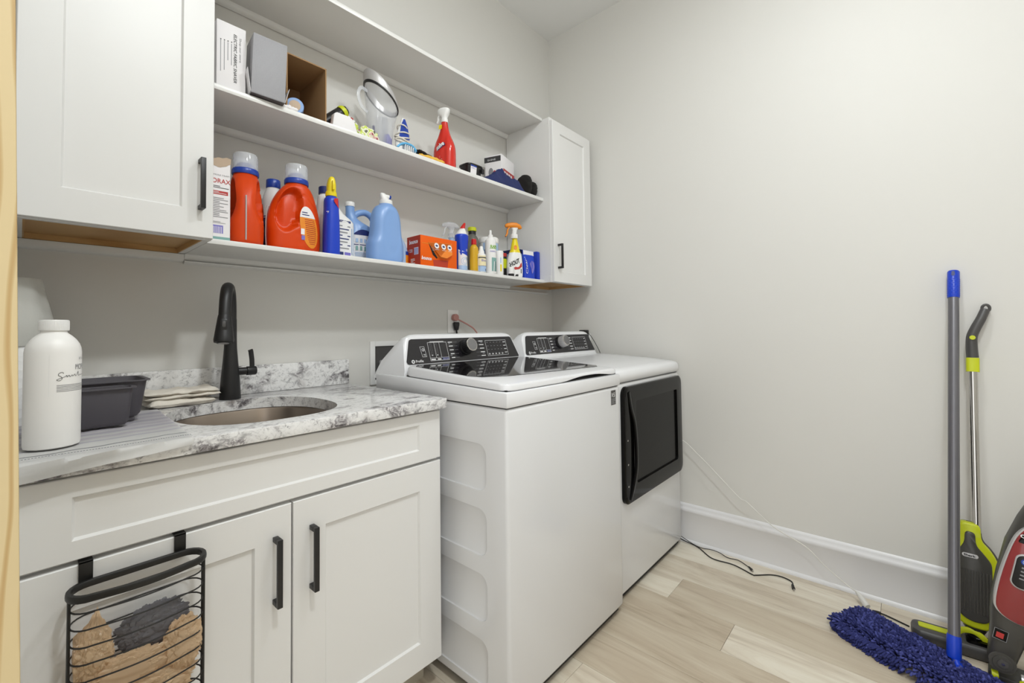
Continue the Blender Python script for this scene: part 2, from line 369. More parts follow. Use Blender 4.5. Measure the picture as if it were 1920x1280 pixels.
_tc = {}
def textmesh(s, bold=0, shear=0):
    k = (s, bold, shear)
    if k not in _tc:
        c = bpy.data.curves.new('t', 'FONT'); c.body = s; c.size = 1; c.offset = bold; c.shear = shear; c.resolution_u = 3
        o = bpy.data.objects.new('t', c); COL.objects.link(o)
        dg = bpy.context.evaluated_depsgraph_get(); dg.update()
        me = bpy.data.meshes.new_from_object(o.evaluated_get(dg)); bpy.data.objects.remove(o); bpy.data.curves.remove(c)
        xs = [v.co.x for v in me.vertices] or [0]
        _tc[k] = (me, min(xs), max(xs))
    return _tc[k]
class Decal:
    """flat print in label coordinates (u right, v up), later wrapped on a surface"""
    def __init__(s, eps=.0004): s.bm = B(); s.mats = []; s.eps = eps
    def mi(s, m):
        if m not in s.mats: s.mats.append(m)
        return s.mats.index(m)
    def rect(s, u0, v0, u1, v1, m, lay=0, n=1):
        i = s.mi(m)
        for k in range(n):
            a = u0+(u1-u0)*k/n; b = u0+(u1-u0)*(k+1)/n; w = s.eps*(lay+1)
            f = s.bm.faces.new([s.bm.verts.new(p) for p in ((a, v0, w), (b, v0, w), (b, v1, w), (a, v1, w))]); f.material_index = i
    def poly(s, pts, m, lay=0):
        f = s.bm.faces.new([s.bm.verts.new((p[0], p[1], s.eps*(lay+1))) for p in pts]); f.material_index = s.mi(m)
    def disc(s, u, v, r, m, lay=0, ry=None, n=20, hole=0):
        ry = ry or r
        if not hole: s.poly([(u+r*math.cos(2*PI*k/n), v+ry*math.sin(2*PI*k/n)) for k in range(n)], m, lay)
        else:
            for k in range(n):
                a, b = 2*PI*k/n, 2*PI*(k+1)/n
                s.poly([(u+r*math.cos(a), v+ry*math.sin(a)), (u+r*math.cos(b), v+ry*math.sin(b)), (u+(r-hole)*math.cos(b), v+(ry-hole)*math.sin(b)), (u+(r-hole)*math.cos(a), v+(ry-hole)*math.sin(a))], m, lay)
    def frame(s, u0, v0, u1, v1, t, m, lay=0, sh=0):
        q = lambda u, v: (u+sh*(v-v0), v)
        for (a, b, c, d) in ((u0, v0, u1, v0+t), (u0, v1-t, u1, v1), (u0, v0, u0+t, v1), (u1-t, v0, u1, v1)):
            s.poly([q(a, b), q(c, b), q(c, d), q(a, d)], m, lay)
    def line(s, a, b, t, m, lay=0):
        a = Vector(a); b = Vector(b); d = (b-a).normalized(); p = Vector((-d.y, d.x))*t/2
        s.poly([a-p, b-p, b+p, a+p], m, lay)
    def text(s, st, u, v, size, m, lay=1, align='L', rot=0, sx=1, bold=0, shear=0, width=None):
        me, x0, x1 = textmesh(st, bold, shear); n0 = len(s.bm.verts); f0 = len(s.bm.faces); s.bm.from_mesh(me); i = s.mi(m)
        if width: sx = width/((x1-x0)*size)
        s.bm.verts.ensure_lookup_table(); s.bm.faces.ensure_lookup_table()
        ox = {'L': -x0, 'C': -(x0+x1)/2, 'R': -x1}[align]; c, sn = math.cos(rot), math.sin(rot)
        for vt in s.bm.verts[n0:]:
            x = (vt.co.x+ox)*size*sx; y = vt.co.y*size; vt.co = (u+x*c-y*sn, v+x*sn+y*c, s.eps*(lay+1))
        for f in s.bm.faces[f0:]: f.material_index = i
    def lines(s, u0, v0, u1, v1, k, m, lay=1, fill=.45, seed=1, n=1):
        rnd = random.Random(seed); h = (v1-v0)/k
        for j in range(k):
            e = u1-(u1-u0)*rnd.choice((0, 0, .08, .2, .4)); s.rect(u0, v0+h*(j+.5-fill/2), e, v0+h*(j+.5+fill/2), m, lay, n)
    def build(s, name, parent, fn, world=False, label=None, sub=0):
        if sub:
            bmesh.ops.triangulate(s.bm, faces=[f for f in s.bm.faces if len(f.verts) > 4])
            for _ in range(sub):
                es = [e for e in s.bm.edges if abs(e.verts[0].co.x-e.verts[1].co.x) > .004]
                bmesh.ops.subdivide_edges(s.bm, edges=es, cuts=1)
                bmesh.ops.triangulate(s.bm, faces=[f for f in s.bm.faces if len(f.verts) > 4])
        for v in s.bm.verts: v.co = fn(*v.co)
        return fin(s.bm, name, s.mats, parent, world=world, label=label, recalc=False)
def front(cx, y, z): return lambda u, v, w: (cx+u, y-w, z+v)
def left(x, cy, z): return lambda u, v, w: (x-w, cy-u, z+v)
def topf(cx, cy, z): return lambda u, v, w: (cx+u, cy+v, z+w)
def cyl(R, z=0, a0=-PI/2, cx=0, cy=0, ry=None, rz=None):
    """wrap round an upright (elliptic) cylinder; rz(v) may give a radius factor"""
    def f(u, v, w):
        k = rz(v) if rz else 1; a = a0+u/R
        return (cx+(R*k+w)*math.cos(a), cy+((ry or R)*k+w)*math.sin(a), z+v)
    return f
def shaker(bm, x0, x1, z0, z1, yb, yf, stile=.07, rec=.008, mi=0):
    """door slab: back at yb, front at yf (yf<yb), with a recessed centre panel"""
    t = B(); e = .0015
    def R(dx, y): return [t.verts.new(p) for p in ((x0+dx, y, z0+dx), (x1-dx, y, z0+dx), (x1-dx, y, z1-dx), (x0+dx, y, z1-dx))]
    L = [R(0, yb), R(0, yf+e), R(e, yf), R(stile, yf), R(stile+.003, yf+rec)]
    t.faces.new(L[0])
    for a, b in zip(L, L[1:]):
        for i in range(4): t.faces.new((a[i], b[i], b[(i+1) % 4], a[(i+1) % 4]))
    t.faces.new(list(reversed(L[-1]))); bmesh.ops.recalc_face_normals(t, faces=t.faces[:]); merge(bm, t, mi)
def pull(bm, x, y, z0, z1, dep=.032, w=.0115):
    """square bar pull standing off a face at y"""
    box(bm, (x-w/2, y-dep, z0), (x+w/2, y-dep+.009, z1), .0008)
    for z in (z0, z1-.011): box(bm, (x-w/2, y-dep+.0085, z), (x+w/2, y, z+.011), .0006)
def struct(bm, name, mats, parent=None, **k):
    o = fin(bm, name, mats, parent, **k)
    if parent is None: o['kind'] = 'structure'
    return o

# ================================================================== ROOM
LX = -2.465      # left wall plane
FY = -3.2        # front wall plane
CZ = 3.09
def quadbox(name, a, b, mat, **k):
    bm = B(); box(bm, a, b); return struct(bm, name, mat, **k)
quadbox('wall_back', (LX-.13, 0, 0), (.13, .12, CZ), 'wall')
quadbox('wall_right', (0, FY-.12, 0), (.12, 0, CZ), 'wall')
quadbox('wall_front', (LX-.13, FY-.12, 0), (0, FY, CZ), 'wall')
quadbox('ceiling', (LX-1.5, FY-.12, CZ), (.13, .13, CZ+.1), 'ceiling')
bm = B()
box(bm, (LX-.12, -1.19, 0), (LX, 0, CZ)); box(bm, (LX-.12, FY, 0), (LX, -2.35, CZ)); box(bm, (LX-.12, -2.35, 2.1), (LX, -1.19, CZ))
struct(bm, 'wall_left', 'wall')
bm = B(); box(bm, (LX-1.5, FY-.12, -.1), (.13, .13, -.004)); bmb = bm
bm = B(); lay = []
rnd = random.Random(11); pw, plen = .1795, 1.22
x = -.007; k = 0; fs = []
col = None
rowoff = {0: -.35, 1: -.62, 2: -.98, 3: -.87+.0, 4: -1.3}
tones = []
while x > LX-1.45:
    y = .12-rnd.random()*plen
    if k == 2: y = -.98+plen
    if k == 3: y = .35
    ys = [.13]; yy = y
    while yy > FY-.1: ys.append(yy); yy -= plen
    if k == 3: ys = [.13, -.02, -1.24, -2.46]
    if k == 2: ys = [.13, -.98, -2.2]
    ys.append(FY-.12)
    for a, b in zip(ys, ys[1:]):
        if a-b < .01: continue
        t = rnd.random()
        if k == 3 and abs(a+.02) < .01: t = .02
        if k == 2 and abs(a-.13) < .01: t = .9
        box(bm, (x-pw+.0005, b+.0005, -.02), (x-.0005, a-.0005, 0), .0006, seg=1); tones.append((len(bm.faces), t))
    x -= pw; k += 1
me_lay = bm.faces.layers.float_color.new('tone'); bm.faces.ensure_lookup_table()
fi = 0
for end, t in tones:
    while fi < end: bm.faces[fi][me_lay] = (t, t, t, 1); fi += 1
box(bm, (LX-1.5, FY-.12, -.1), (.13, .13, -.004), mi=1)
struct(bm, 'floor', ['floor', 'gap'])
# baseboards: flat board, cap moulding, quarter round
def baseprof(n):
    pr = [(0, 0), (.018, 0), (.0175, .006), (.015, .013), (.010, .017), (.0095, .155), (.012, .158), (.0125, .170), (.010, .176), (.0065, .180), (.0065, .188), (.004, .196), (0, .200)]
    return pr
bm = B(); prism(bm, [(-a-.0015 if a else 0, z) for a, z in baseprof(0)], 'Y', FY, 0)
struct(bm, 'baseboard_right', 'trim', ang=50)
bm = B(); prism(bm, [(FY+a if a else FY, z) for a, z in baseprof(0)], 'X', LX, -.02)
struct(bm, 'baseboard_front', 'trim', ang=50)
bm = B(); prism(bm, [(LX+a if a else LX, z) for a, z in baseprof(0)], 'Y', FY, -2.36)
struct(bm, 'baseboard_left', 'trim', ang=50)
# raw pine jamb of the doorway the photo is taken from
bm = B(); prism(bm, [(LX-.135, 0), (-2.347, 0), (-2.387, 2.12), (LX-.135, 2.12)], 'Y', -1.209, -1.19, bev=.001); struct(bm, 'trim_1', 'pine')
bm = B(); box(bm, (LX-.135, -2.35, 0), (-2.3735, -2.331, 2.12), .001); struct(bm, 'trim_2', 'pine')
bm = B(); box(bm, (LX-.135, -2.33, 2.081), (-2.3735, -1.21, 2.1), .001); struct(bm, 'trim_3', 'pine')

# flush-mount ceiling lights: a base plate on a short stem, glow from added point lights
for i, (x, y) in enumerate(LAMPS):
    t = th('ceiling_light', ['white ceiling light above the washing machines', 'white ceiling light nearest the doorway'][i], 'ceiling light', (x, y, CZ), group='ceiling lights')
    bm = B(); lathe(bm, [(.07, -.001), (.07, -.018), (.02, -.024), (.016, -.06)], 32); fin(bm, 'ceiling_plate', 'white', t)

# ================================================================== BASE CABINET, COUNTER, SINK
CX0, CX1, CYF = -2.383, -1.468, -.634
t = th('sink_base_cabinet', 'cream white painted sink base cabinet under the granite counter, left of the washing machine', 'cabinet', (-1.925, -.3, 0))
bm = B()
box(bm, (CX0, -.613, .105), (CX0+.018, -.004, .882)); box(bm, (CX1-.018, -.613, .105), (CX1, -.004, .882))
box(bm, (CX0+.018, -.613, .105), (CX1-.018, -.02, .123)); box(bm, (CX0+.018, -.02, .105), (CX1-.018, -.004, .882))
box(bm, (CX0+.018, -.613, .84), (CX1-.018, -.595, .882)); box(bm, (CX0+.018, -.613, .700), (CX1-.018, -.595, .74)); box(bm, (-1.945, -.613, .123), (-1.90, -.595, .70))
fin(bm, 'body', 'cab', t, world=True)
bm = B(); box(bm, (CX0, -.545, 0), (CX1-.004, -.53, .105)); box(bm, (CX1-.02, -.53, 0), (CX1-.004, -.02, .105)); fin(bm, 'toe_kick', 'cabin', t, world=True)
bm = B(); shaker(bm, CX0+.003, CX1-.001, .727, .874, -.613, CYF, .033, .007); 
bm2 = B(); 
# the false front has wide end stiles, so build it with its own proportions
bm.free(); bm = B()
def slab(bm, x0, x1, z0, z1, yb, yf, sx, sz, rec=.007):
    t_ = B(); e = .0015
    def R(dx, dz, y): return [t_.verts.new(p) for p in ((x0+dx, y, z0+dz), (x1-dx, y, z0+dz), (x1-dx, y, z1-dz), (x0+dx, y, z1-dz))]
    L_ = [R(0, 0, yb), R(0, 0, yf+e), R(e, e, yf), R(sx, sz, yf), R(sx+.004, sz+.004, yf+rec)]
    t_.faces.new(L_[0])
    for a, b in zip(L_, L_[1:]):
        for i in range(4): t_.faces.new((a[i], b[i], b[(i+1) % 4], a[(i+1) % 4]))
    t_.faces.new(list(reversed(L_[-1]))); bmesh.ops.recalc_face_normals(t_, faces=t_.faces[:]); merge(bm, t_)
slab(bm, CX0+.002, CX1, .727, .875, -.613, CYF, .08, .035)
fin(bm, 'false_drawer_front', 'cab', t, world=True)
for (a, b, hx, lb) in ((CX0+.002, -1.9245, -1.961, 'left cabinet door, its top edge carrying the wire basket hooks'), (-1.9205, CX1, -1.876, 'right cabinet door')):
    bm = B(); slab(bm, a, b, .106, .718, -.613, CYF, .08, .078); d = fin(bm, 'door', 'cab', t, world=True, label=lb)
    bm = B(); pull(bm, hx, CYF, .497, .651); fin(bm, 'handle', 'black', d, world=True, label='matte black square bar pull')
t.select_set(False)

# countertop with the bowl cut-out
t = th('countertop', 'white and grey granite countertop with low backsplash on the sink cabinet', 'countertop', (-1.925, -.33, .883))
bm = B(); box(bm, (-2.462, -.657, .883), (-1.458, -.003, .915), .0025)
ct = fin(bm, 'slab', 'granite', t, world=True)
HC, HA, HB = (-1.917, -.372), .197, .219
c = B(); loft(c, [(-.05, HA, HB, 2.5, HC[0]+1.925, HC[1]+.33), (.08, HA, HB, 2.5, HC[0]+1.925, HC[1]+.33)], 72)
boolean(ct, c)
bm = B(); box(bm, (-2.462, -.022, .9152), (-1.452, -.003, 1.014), .002); fin(bm, 'backsplash', 'granite', t, world=True)
t = th('undermount_sink', 'stainless steel undermount bowl sink below the granite cut-out', 'sink', (HC[0], HC[1], .70))
bm = B()
pf = [(.881, HA+.02, HB+.02), (.881, HA+.003, HB+.003), (.876, HA+.001, HB+.001), (.80, HA-.006, HB-.006), (.735, HA-.02, HB-.02), (.712, HA-.06, HB-.06), (.706, .05, .05), (.704, .03, .03)]
loft(bm, [(z-.70, a, b, 2.5, 0, 0) for z, a, b in pf], 64, cap0=False, cap1=True); fin(bm, 'bowl', 'sinksteel', t)
bm = B(); lathe(bm, [(.042, .0075), (.04, .011), (.03, .010), (.026, .006)], 32); fin(bm, 'drain', 'steel', t)

# faucet: tapered body, arched neck, pull-down spray head, side lever
FX, FYY = -1.908, -.106
t = th('pull_down_faucet', 'matte black pull-down faucet with side lever behind the sink', 'faucet', (FX, FYY, .915))
bm = B(); lathe(bm, [(.0, 0), (.030, 0), (.0305, .003), (.0295, .02), (.0265, .07), (.0215, .125), (.0185, .165), (.0175, .20), (.017, .26)], 40); fin(bm, 'body', 'black', t)
H = Vector((-1.957, -.222, 0))-Vector((FX, FYY, 0)); Hd = H.normalized()
def fpt(s, z): return (Hd.x*s, Hd.y*s, z)
L_ = H.length
bm = B(); pts = crv([fpt(0, .25), fpt(.002, .30), fpt(.016, .338), fpt(.045, .358), fpt(.078, .352), fpt(.102, .325), fpt(.116, .285), fpt(.122, .262)], 6)
tube(bm, pts, [.0165]*len(pts), 20); fin(bm, 'neck', 'black', t)
bm = B(); a = Vector(fpt(.121, .268)); b = Vector(fpt(.135, .187)); N_ = 10
tube(bm, [a+(b-a)*k/N_ for k in range(N_+1)], [.0172, .0185, .0195, .0205, .0215, .0225, .0235, .0245, .0255, .0265, .0255], 28)
h = fin(bm, 'spray_head', 'black', t)
ax = (b-a).normalized(); fdir = Vector((-.30, -.95, 0)); side = ax.cross(fdir).normalized(); nrm = side.cross(ax).normalized()
if nrm.dot(fdir) < 0: nrm = -nrm
bm = B(); cc = a+(b-a)*.38+nrm*.0205
tb = B(); prism(tb, rrect(.018, .034, .006), 'Y', -.003, .003, bev=.0008)
merge(bm, tb, 0, Matrix((side, -nrm, -ax)).transposed().to_4x4().__class__.Identity(4) @ (Matrix.Translation(cc) @ Matrix((side, -nrm, -ax)).transposed().to_4x4()))
tb = B(); prism(tb, rrect(.009, .018, .003), 'Y', -.0055, .0, bev=.0006)
merge(bm, tb, 1, Matrix.Translation(cc) @ Matrix((side, -nrm, -ax)).transposed().to_4x4())
fin(bm, 'spray_button', ['blackp', 'darkgrey'], h)
bm = B(); tube(bm, [b-ax*.001, b+ax*.003], [.019, .0185], 24); tube(bm, [b+ax*.002, b+ax*.0045], [.014, .013], 24, mi=1); fin(bm, 'nozzle', ['blackp', 'silver'], h)
bm = B(); tube(bm, [(.015, 0, .088), (.046, -.002, .088)], [.0125, .0125], 24); tube(bm, [(.047, -.002, .088), (.072, -.003, .088), (.075, -.003, .088)], [.0148, .0148, .013], 24)
lv = fin(bm, 'lever_hub', 'black', t)
bm = B(); tube(bm, [(.063, -.003, .098), (.062, -.004, .125), (.058, -.006, .153), (.056, -.007, .158)], 1, 12, sq=(.0035, .0075), up=(1, 0, 0)); fin(bm, 'lever', 'black', lv)

for nm, lb, a, b in (('filler_strip', 'narrow white filler strip between the sink cabinet and the left wall', (-2.463, -.630, .105), (-2.3835, -.612, .882)), ('filler_strip', 'narrow white filler strip between the large wall cabinet and the left wall', (-2.463, -.322, 1.388), (-2.3835, -.304, 2.302))):
    bm = B(); box(bm, a, b, .001); tag(fin(bm, nm, 'cab', origin=((a[0]+b[0])/2, (a[1]+b[1])/2, a[2])), lb, 'filler strip')

# ================================================================== UPPER CABINETS + SHELVES
ZB, ZT = 1.388, 2.302
def upper(name, label, x0, x1, dx0, dx1, hx, loc):
    t = th(name, label, 'cabinet', loc)
    bm = B(); e = .016
    box(bm, (x0, -.305, ZB+.0), (x0+e, -.003, ZT)); box(bm, (x1-e, -.305, ZB), (x1, -.003, ZT))
    box(bm, (x0+e, -.305, ZT-.02), (x1-e, -.003, ZT)); box(bm, (x0+e, -.011, ZB+.03), (x1-e, -.003, ZT-.02))
    box(bm, (x0, -.3225, ZB-.001), (x1, -.305, ZB+.036), .0008); box(bm, (x0, -.3225, ZT-.036), (x1, -.305, ZT), .0008)
    box(bm, (x0, -.3225, ZB+.036), (x0+.036, -.305, ZT-.036)); box(bm, (x1-.036, -.3225, ZB+.036), (x1, -.305, ZT-.036))
    fin(bm, 'body', 'cab', t, world=True)
    bm = B(); box(bm, (x0+e, -.304, ZB+.016), (x1-e, -.011, ZB+.028)); box(bm, (x0+e, -.016, ZB), (x1-e, -.0115, ZB+.016))
    box(bm, (x0+e, -.304, ZB+.001), (x0+e+.003, -.016, ZB+.016)); box(bm, (x1-e-.003, -.304, ZB+.001), (x1-e, -.016, ZB+.016)); box(bm, (x0+e+.003, -.3045, ZB+.001), (x1-e-.003, -.3, ZB+.016))
    fin(bm, 'bottom_panel', 'maple', t, world=True, label='unpainted wood underside')
    bm = B(); slab(bm, dx0, dx1, ZB, ZT-.018, -.3225, -.343, .07, .075 if x0 < -1 else .06); d = fin(bm, 'door', 'cab', t, world=True)
    bm = B(); pull(bm, hx, -.343, 1.462, 1.598); fin(bm, 'handle', 'black', d, world=True, label='matte black square bar pull')
    return t
upper('wall_cabinet', 'large white shaker wall cabinet at the left, above the mop soap bottle', -2.383, -2.016, -2.381, -2.018, -2.048, (-2.2, -.17, ZB))
upper('wall_cabinet', 'narrow white shaker wall cabinet in the corner at the right end of the shelves', -.438, -.03, -.436, -.05, -.397, (-.235, -.17, ZB))
SX0, SX1 = -2.0155, -.4385
def shelf(label, z0, z1, x1=SX1, x0=SX0):
    t = th('wall_shelf', label, 'shelf', ((x0+x1)/2, -.14, z0), group='long white shelves between the wall cabinets')
    bm = B(); box(bm, (x0, -.2745, z0), (x1, -.003, z1), .0012); fin(bm, 'board', 'shelf', t, world=True)
    bm = B(); prism(bm, [(-.003, z0), (-.021, z0), (-.0195, z0-.010), (-.013, z0-.018), (-.003, z0-.021)], 'X', x0, x1); fin(bm, 'cleat', 'shelf', t, world=True, ang=50)
    return t
shelf('lowest long white shelf, holding the detergent bottles', 1.387, 1.402)
shelf('middle long white shelf, holding boxes, blender jar and rags', 1.842, 1.859)
shelf('topmost long white shelf board, empty', 2.294, 2.311)
# cleat strip below the cabinets and the lowest shelf, on the wall
bm = B(); prism(bm, [(0, 1.3865), (-.0025, 1.3865), (-.020, 1.3865), (-.0195, 1.372), (-.012, 1.364), (0, 1.362)], 'X', LX+.001, SX0-.001)
prism(bm, [(0, 1.3655), (-.020, 1.3655), (-.0195, 1.362), (-.012, 1.358), (0, 1.356)], 'X', SX0, -.06)
o = fin(bm, 'trim_4', 'shelf', ang=50); o['kind'] = 'structure'

# ================================================================== WALL OUTLETS
t = th('power_outlet', 'white wall outlet plate above the washing machine with a pink and a black plug', 'outlet', (-.868, 0, 1.175))
bm = B(); box(bm, (-.036, -.006, -.06), (.036, -.0005, .06), .002); fin(bm, 'plate', 'whitem', t)
for z in (.019, -.019):
    bm = B(); prism(bm, rrect(.033, .028, .012, cy=z), 'Y', -.0085, -.005, bev=.0005); s = fin(bm, 'socket', 'white', t)
t = th('extension_lead', 'pink round power plug and cord in the upper socket of the outlet', 'cord', (-.868, -.009, 1.196))
bm = B(); 
prism(bm, [(a, b) for a, b in [(.018*math.cos(k*PI/12), .018*math.sin(k*PI/12)) for k in range(24)]], 'Y', -.022, 0, bev=.003); fin(bm, 'plug', 'pinkcord', t)
bm = B(); tube(bm, crv([(.006, -.014, -.006), (.03, -.022, -.018), (.075, -.032, -.04), (.115, -.035, -.065), (.15, -.04, -.12), (.15, -.04, -.2)], 6), .004, 8); fin(bm, 'cable', 'pinkcord', t)
t = th('extension_lead', 'black power plug and cord in the lower socket of the outlet', 'cord', (-.862, -.009, 1.154))
bm = B(); loft(bm, [(-.024, .009, .009, 3, 0, -.012), (-.016, .012, .011, 3, 0, -.012), (.004, .018, .011, 3, 0, -.012), (.014, .018, .011, 3, 0, -.012), (.018, .014, .008, 3, 0, -.012)], 20); fin(bm, 'plug', 'blackp', t)
bm = B(); tube(bm, crv([(0, -.012, -.02), (.004, -.014, -.06), (.0, -.018, -.1), (.01, -.02, -.2)], 6), .0045, 8); fin(bm, 'cable', 'cordk', t)
# washer outlet box in the wall
t = th('laundry_outlet_box', 'white recessed laundry supply box in the wall behind the washing machine', 'outlet box', (-1.26, 0, .99))
bm = B(); 
for (a, b) in (((-.086, -.008, -.095), (-.062, -.0005, .095)), ((.062, -.008, -.095), (.086, -.0005, .095)), ((-.062, -.008, .073), (.062, -.0005, .095)), ((-.062, -.008, -.095), (.062, -.0005, -.075))): box(bm, a, b, .0015)
fin(bm, 'frame', 'white', t)
bm = B(); box(bm, (-.062, -.003, -.075), (.062, -.0008, .073)); fin(bm, 'recess', 'darkgrey', t)
for x in (-.03, .03):
    bm = B(); tube(bm, [(x, -.002, .0), (x, -.03, .0)], .011, 14); tube(bm, crv([(x, -.025, 0), (x, -.05, -.02), (x, -.05, -.2)], 5), .009, 10); fin(bm, 'supply_hose', 'silver', t)

# ================================================================== WASHER
def console(t, X0, X1, mirror=False):
    prof = [(-.186, .9455), (-.190, .970), (-.215, 1.030), (-.258, 1.082), (-.292, 1.108), (-.318, 1.1155), (-.328, 1.111), (-.334, 1.100), (-.371, .988), (-.372, .9455)]
    bm = B(); w = X1-X0; R = []
    for k, (dx, dz, dy) in enumerate(((0, .030, .012), (.004, .018, .006), (.012, .008, .002), (.03, .002, 0), (.06, 0, 0))):
        R.append([(X0+dx, y+(dy if y > -.25 else -dy*.0)-(0), max(.9455, z-dz*min(1, max(0, (z-.96)/.12)))) for y, z in prof])
    R2 = [[(X0+X1-p[0], p[1], p[2]) for p in r] for r in reversed(R)]
    # ends lean inwards towards the top
    def lean(r, s): return [(x+s*.035*max(0, (z-.95)/.165), y, z) for x, y, z in r]
    rings(bm, [lean(r, 1) for r in R]+[lean(r, -1) for r in R2])
    return bm
def face_y(z): return -.334-.037*(1.100-z)/.112      # console front face
def fmap(cx, zc):
    """map panel coordinates onto the sloping console face"""
    n = Vector((0, -.112, .037)).normalized()        # outward, slightly up
    up = Vector((0, .037, .112)).normalized()
    o = Vector((cx, face_y(zc), zc))
    return lambda u, v, w: tuple(o+Vector((1, 0, 0))*u+up*v+n*w)
def control_panel(t, X0, X1, dial_u, dryer=False):
    cx = (X0+X1)/2; f = fmap(cx, 1.044); hw = (X1-X0)/2
    bm = B(); b0, b1 = -.0445, .056; tl, bl, r = hw-.048, hw-.022, .012
    poly = [(-tl+r, b1), (-tl+.003, b1-.004), (-tl-.001, b1-r), (-bl, b0+r), (-bl+.003, b0+.003), (-bl+r, b0), (bl-r*.2, b0), (bl, b0+.004), (tl+.001, b1-r), (tl-.003, b1-.004), (tl-r, b1)]
    v0 = [bm.verts.new(f(u, v, .0003)) for u, v in poly]; v1 = [bm.verts.new(f(u*.998, v*.99, .0022)) for u, v in poly]
    n = len(poly); bm.faces.new(v1); bm.faces.new(list(reversed(v0)))
    for i in range(n): bm.faces.new((v0[i], v0[(i+1) % n], v1[(i+1) % n], v1[i]))
    p = fin(bm, 'control_panel', 'panel', t, world=True)
    D = Decal(.0003)
    D.disc(-bl+.028, -.034, .0075, 'print'); D.text('Profile', -bl+.040, -.038, .014, 'print', bold=.01)
    D.disc(-bl+.028, -.034, .0040, 'panel', 1); D.text('ge', -bl+.0245, -.036, .006, 'print', 3)
    D.frame(-.243, -.018, -.222, .024, .0012, 'print', sh=-.12); D.disc(-.2345, .011, .006, 'print', hole=.0015); D.disc(-.233, .011, .003, 'printg'); D.text('>||', -.237, -.012, .009, 'print', bold=.02)
    D.frame(-.208, -.036, -.112, .040, .0013, 'print', sh=-.0)
    D.rect(-.195, .041, -.125, .0435, 'print')
    for u in (-.188, -.162): D.line((u+.012, -.024), (u+.012, .040), .0012, 'print'); D.frame(u-.010, -.016, u-.002, .034, .0007, 'printg'); D.disc(u-.006, -.013, .0022, 'print')
    D.rect(-.208, -.0245, -.112, -.0235, 'print')
    for a, b in ((-.204, -.182), (-.172, -.154)): D.rect(a, -.033, b, -.028, 'print')
    D.rect(-.147, -.034, -.114, -.0255, 'navy', 1); D.text('Smart Wash' if not dryer else 'My Cycle', -.145, -.032, .0055, 'print', 2, width=.029)
    for k in range(5):
        z = .036-k*.0165
        D.rect(-.103+.004*k*.3, z, -.080, z+.0035, 'print'); D.rect(-.078, z+.0012, -.055, z+.002, 'printg')
        D.rect(.072, z, .098, z+.0035, 'print'); D.rect(.046, z+.0012, .070, z+.002, 'printg')
        if k in (0, 3): D.rect(-.103, z-.006, -.092, z-.0035, 'printg'); D.rect(.082, z-.006, .095, z-.0035, 'printg')
    D.frame(.112, -.032, .248, .040, .0012, 'print')
    for j in range(4):
        for i in range(5):
            u, v = .124+i*.021, .030-j*.0165
            D.rect(u-.004, v-.0008, u+.004, v+.0008, 'printg'); 
        D.rect(.226, .028-j*.0165, .243, .031-j*.0165, 'print')
    for i in range(5): D.rect(.119+i*.021, -.026, .129+i*.021, -.0225, 'print')
    q = Decal(.0003); q.bm.free(); q.bm = D.bm; q.mats = D.mats
    for v in D.bm.verts: v.co = f(v.co.x*1.0+.0, v.co.y, .0022+v.co.z)
    bm = D.bm; fin(bm, 'panel_print', D.mats, p, world=True, recalc=False)
    # dial
    n = Vector((0, -.112, .037)).normalized(); c = Vector(f(dial_u, .012, .0022))
    bm = B(); S = [(0, .0335), (.004, .0335), (.006, .031)]
    tube(bm, [c+n*a for a, _ in ((0, 0), (.006, 0), (.010, 0))], [.034, .034, .0315], 40)
    k = fin(bm, 'dial_base', 'blackp', p, world=True)
    bm = B(); pts = [c+n*(.010+i*.004) for i in range(9)]
    tube(bm, pts, [.0305]*8+[.0290], 48)
    for i in range(24):
        a = 2*PI*i/24; e1 = Vector((1, 0, 0)); e2 = n.cross(e1); d = e1*math.cos(a)+e2*math.sin(a)
        tube(bm, [c+n*.012+d*.0303, c+n*.040+d*.0303], .0011, 5)
    fin(bm, 'dial', 'blackp' if not dryer else 'silver', k, world=True)
    bm = B(); tube(bm, [c+n*.042, c+n*.0445, c+n*.0455], [.0285, .0285, .0265], 48); tube(bm, [c+n*.0456, c+n*.0462], [.0245, .0245], 48, mi=1)
    fin(bm, 'dial_cap', ['chrome', 'dialcap'], k, world=True)

WX0, WX1 = -1.427, -.747
t = th('washing_machine', 'white top-load washing machine with black glass lid, next to the sink cabinet', 'washing machine', ((WX0+WX1)/2, -.54, 0))
bm = B(); box(bm, (WX0, -.886, .028), (WX1, -.186, .8975), .012, seg=3); body = fin(bm, 'body', 'enamel', t, world=True)
c = B()
for k in range(4):
    z0 = .640-.1955*k; z1 = z0+.142 if k else z0+.142
    if k == 3: z0 = .062
    tb = B(); prism(tb, rrect(.64, z1-z0, .034, cx=-.480, cy=(z0+z1)/2), 'X', WX0-.02, WX0+.0048, bev=.0035)
    merge(c, tb)
mtr = Matrix.Translation((-(WX0+WX1)/2, .54, 0)); c.transform(mtr); boolean(body, c)
# bevelled rim round each pressed panel
bm = B(); prism(bm, [(-.186, .8995), (-.186, .9635), (-.374, .9620), (-.8885, .9455), (-.8885, .8995)], 'X', WX0-.001, WX1+.001, bev=.006)
fin(bm, 'top_panel', 'enamel2', t, world=True)
bm = B(); box(bm, (WX0+.006, -.880, .8972), (WX1-.006, -.19, .8998)); fin(bm, 'seam', 'gap', t, world=True)
fin(console(t, WX0+.001, WX1-.001), 'console', 'enamel2', t, world=True, ang=28)
control_panel(t, WX0, WX1, -.012)
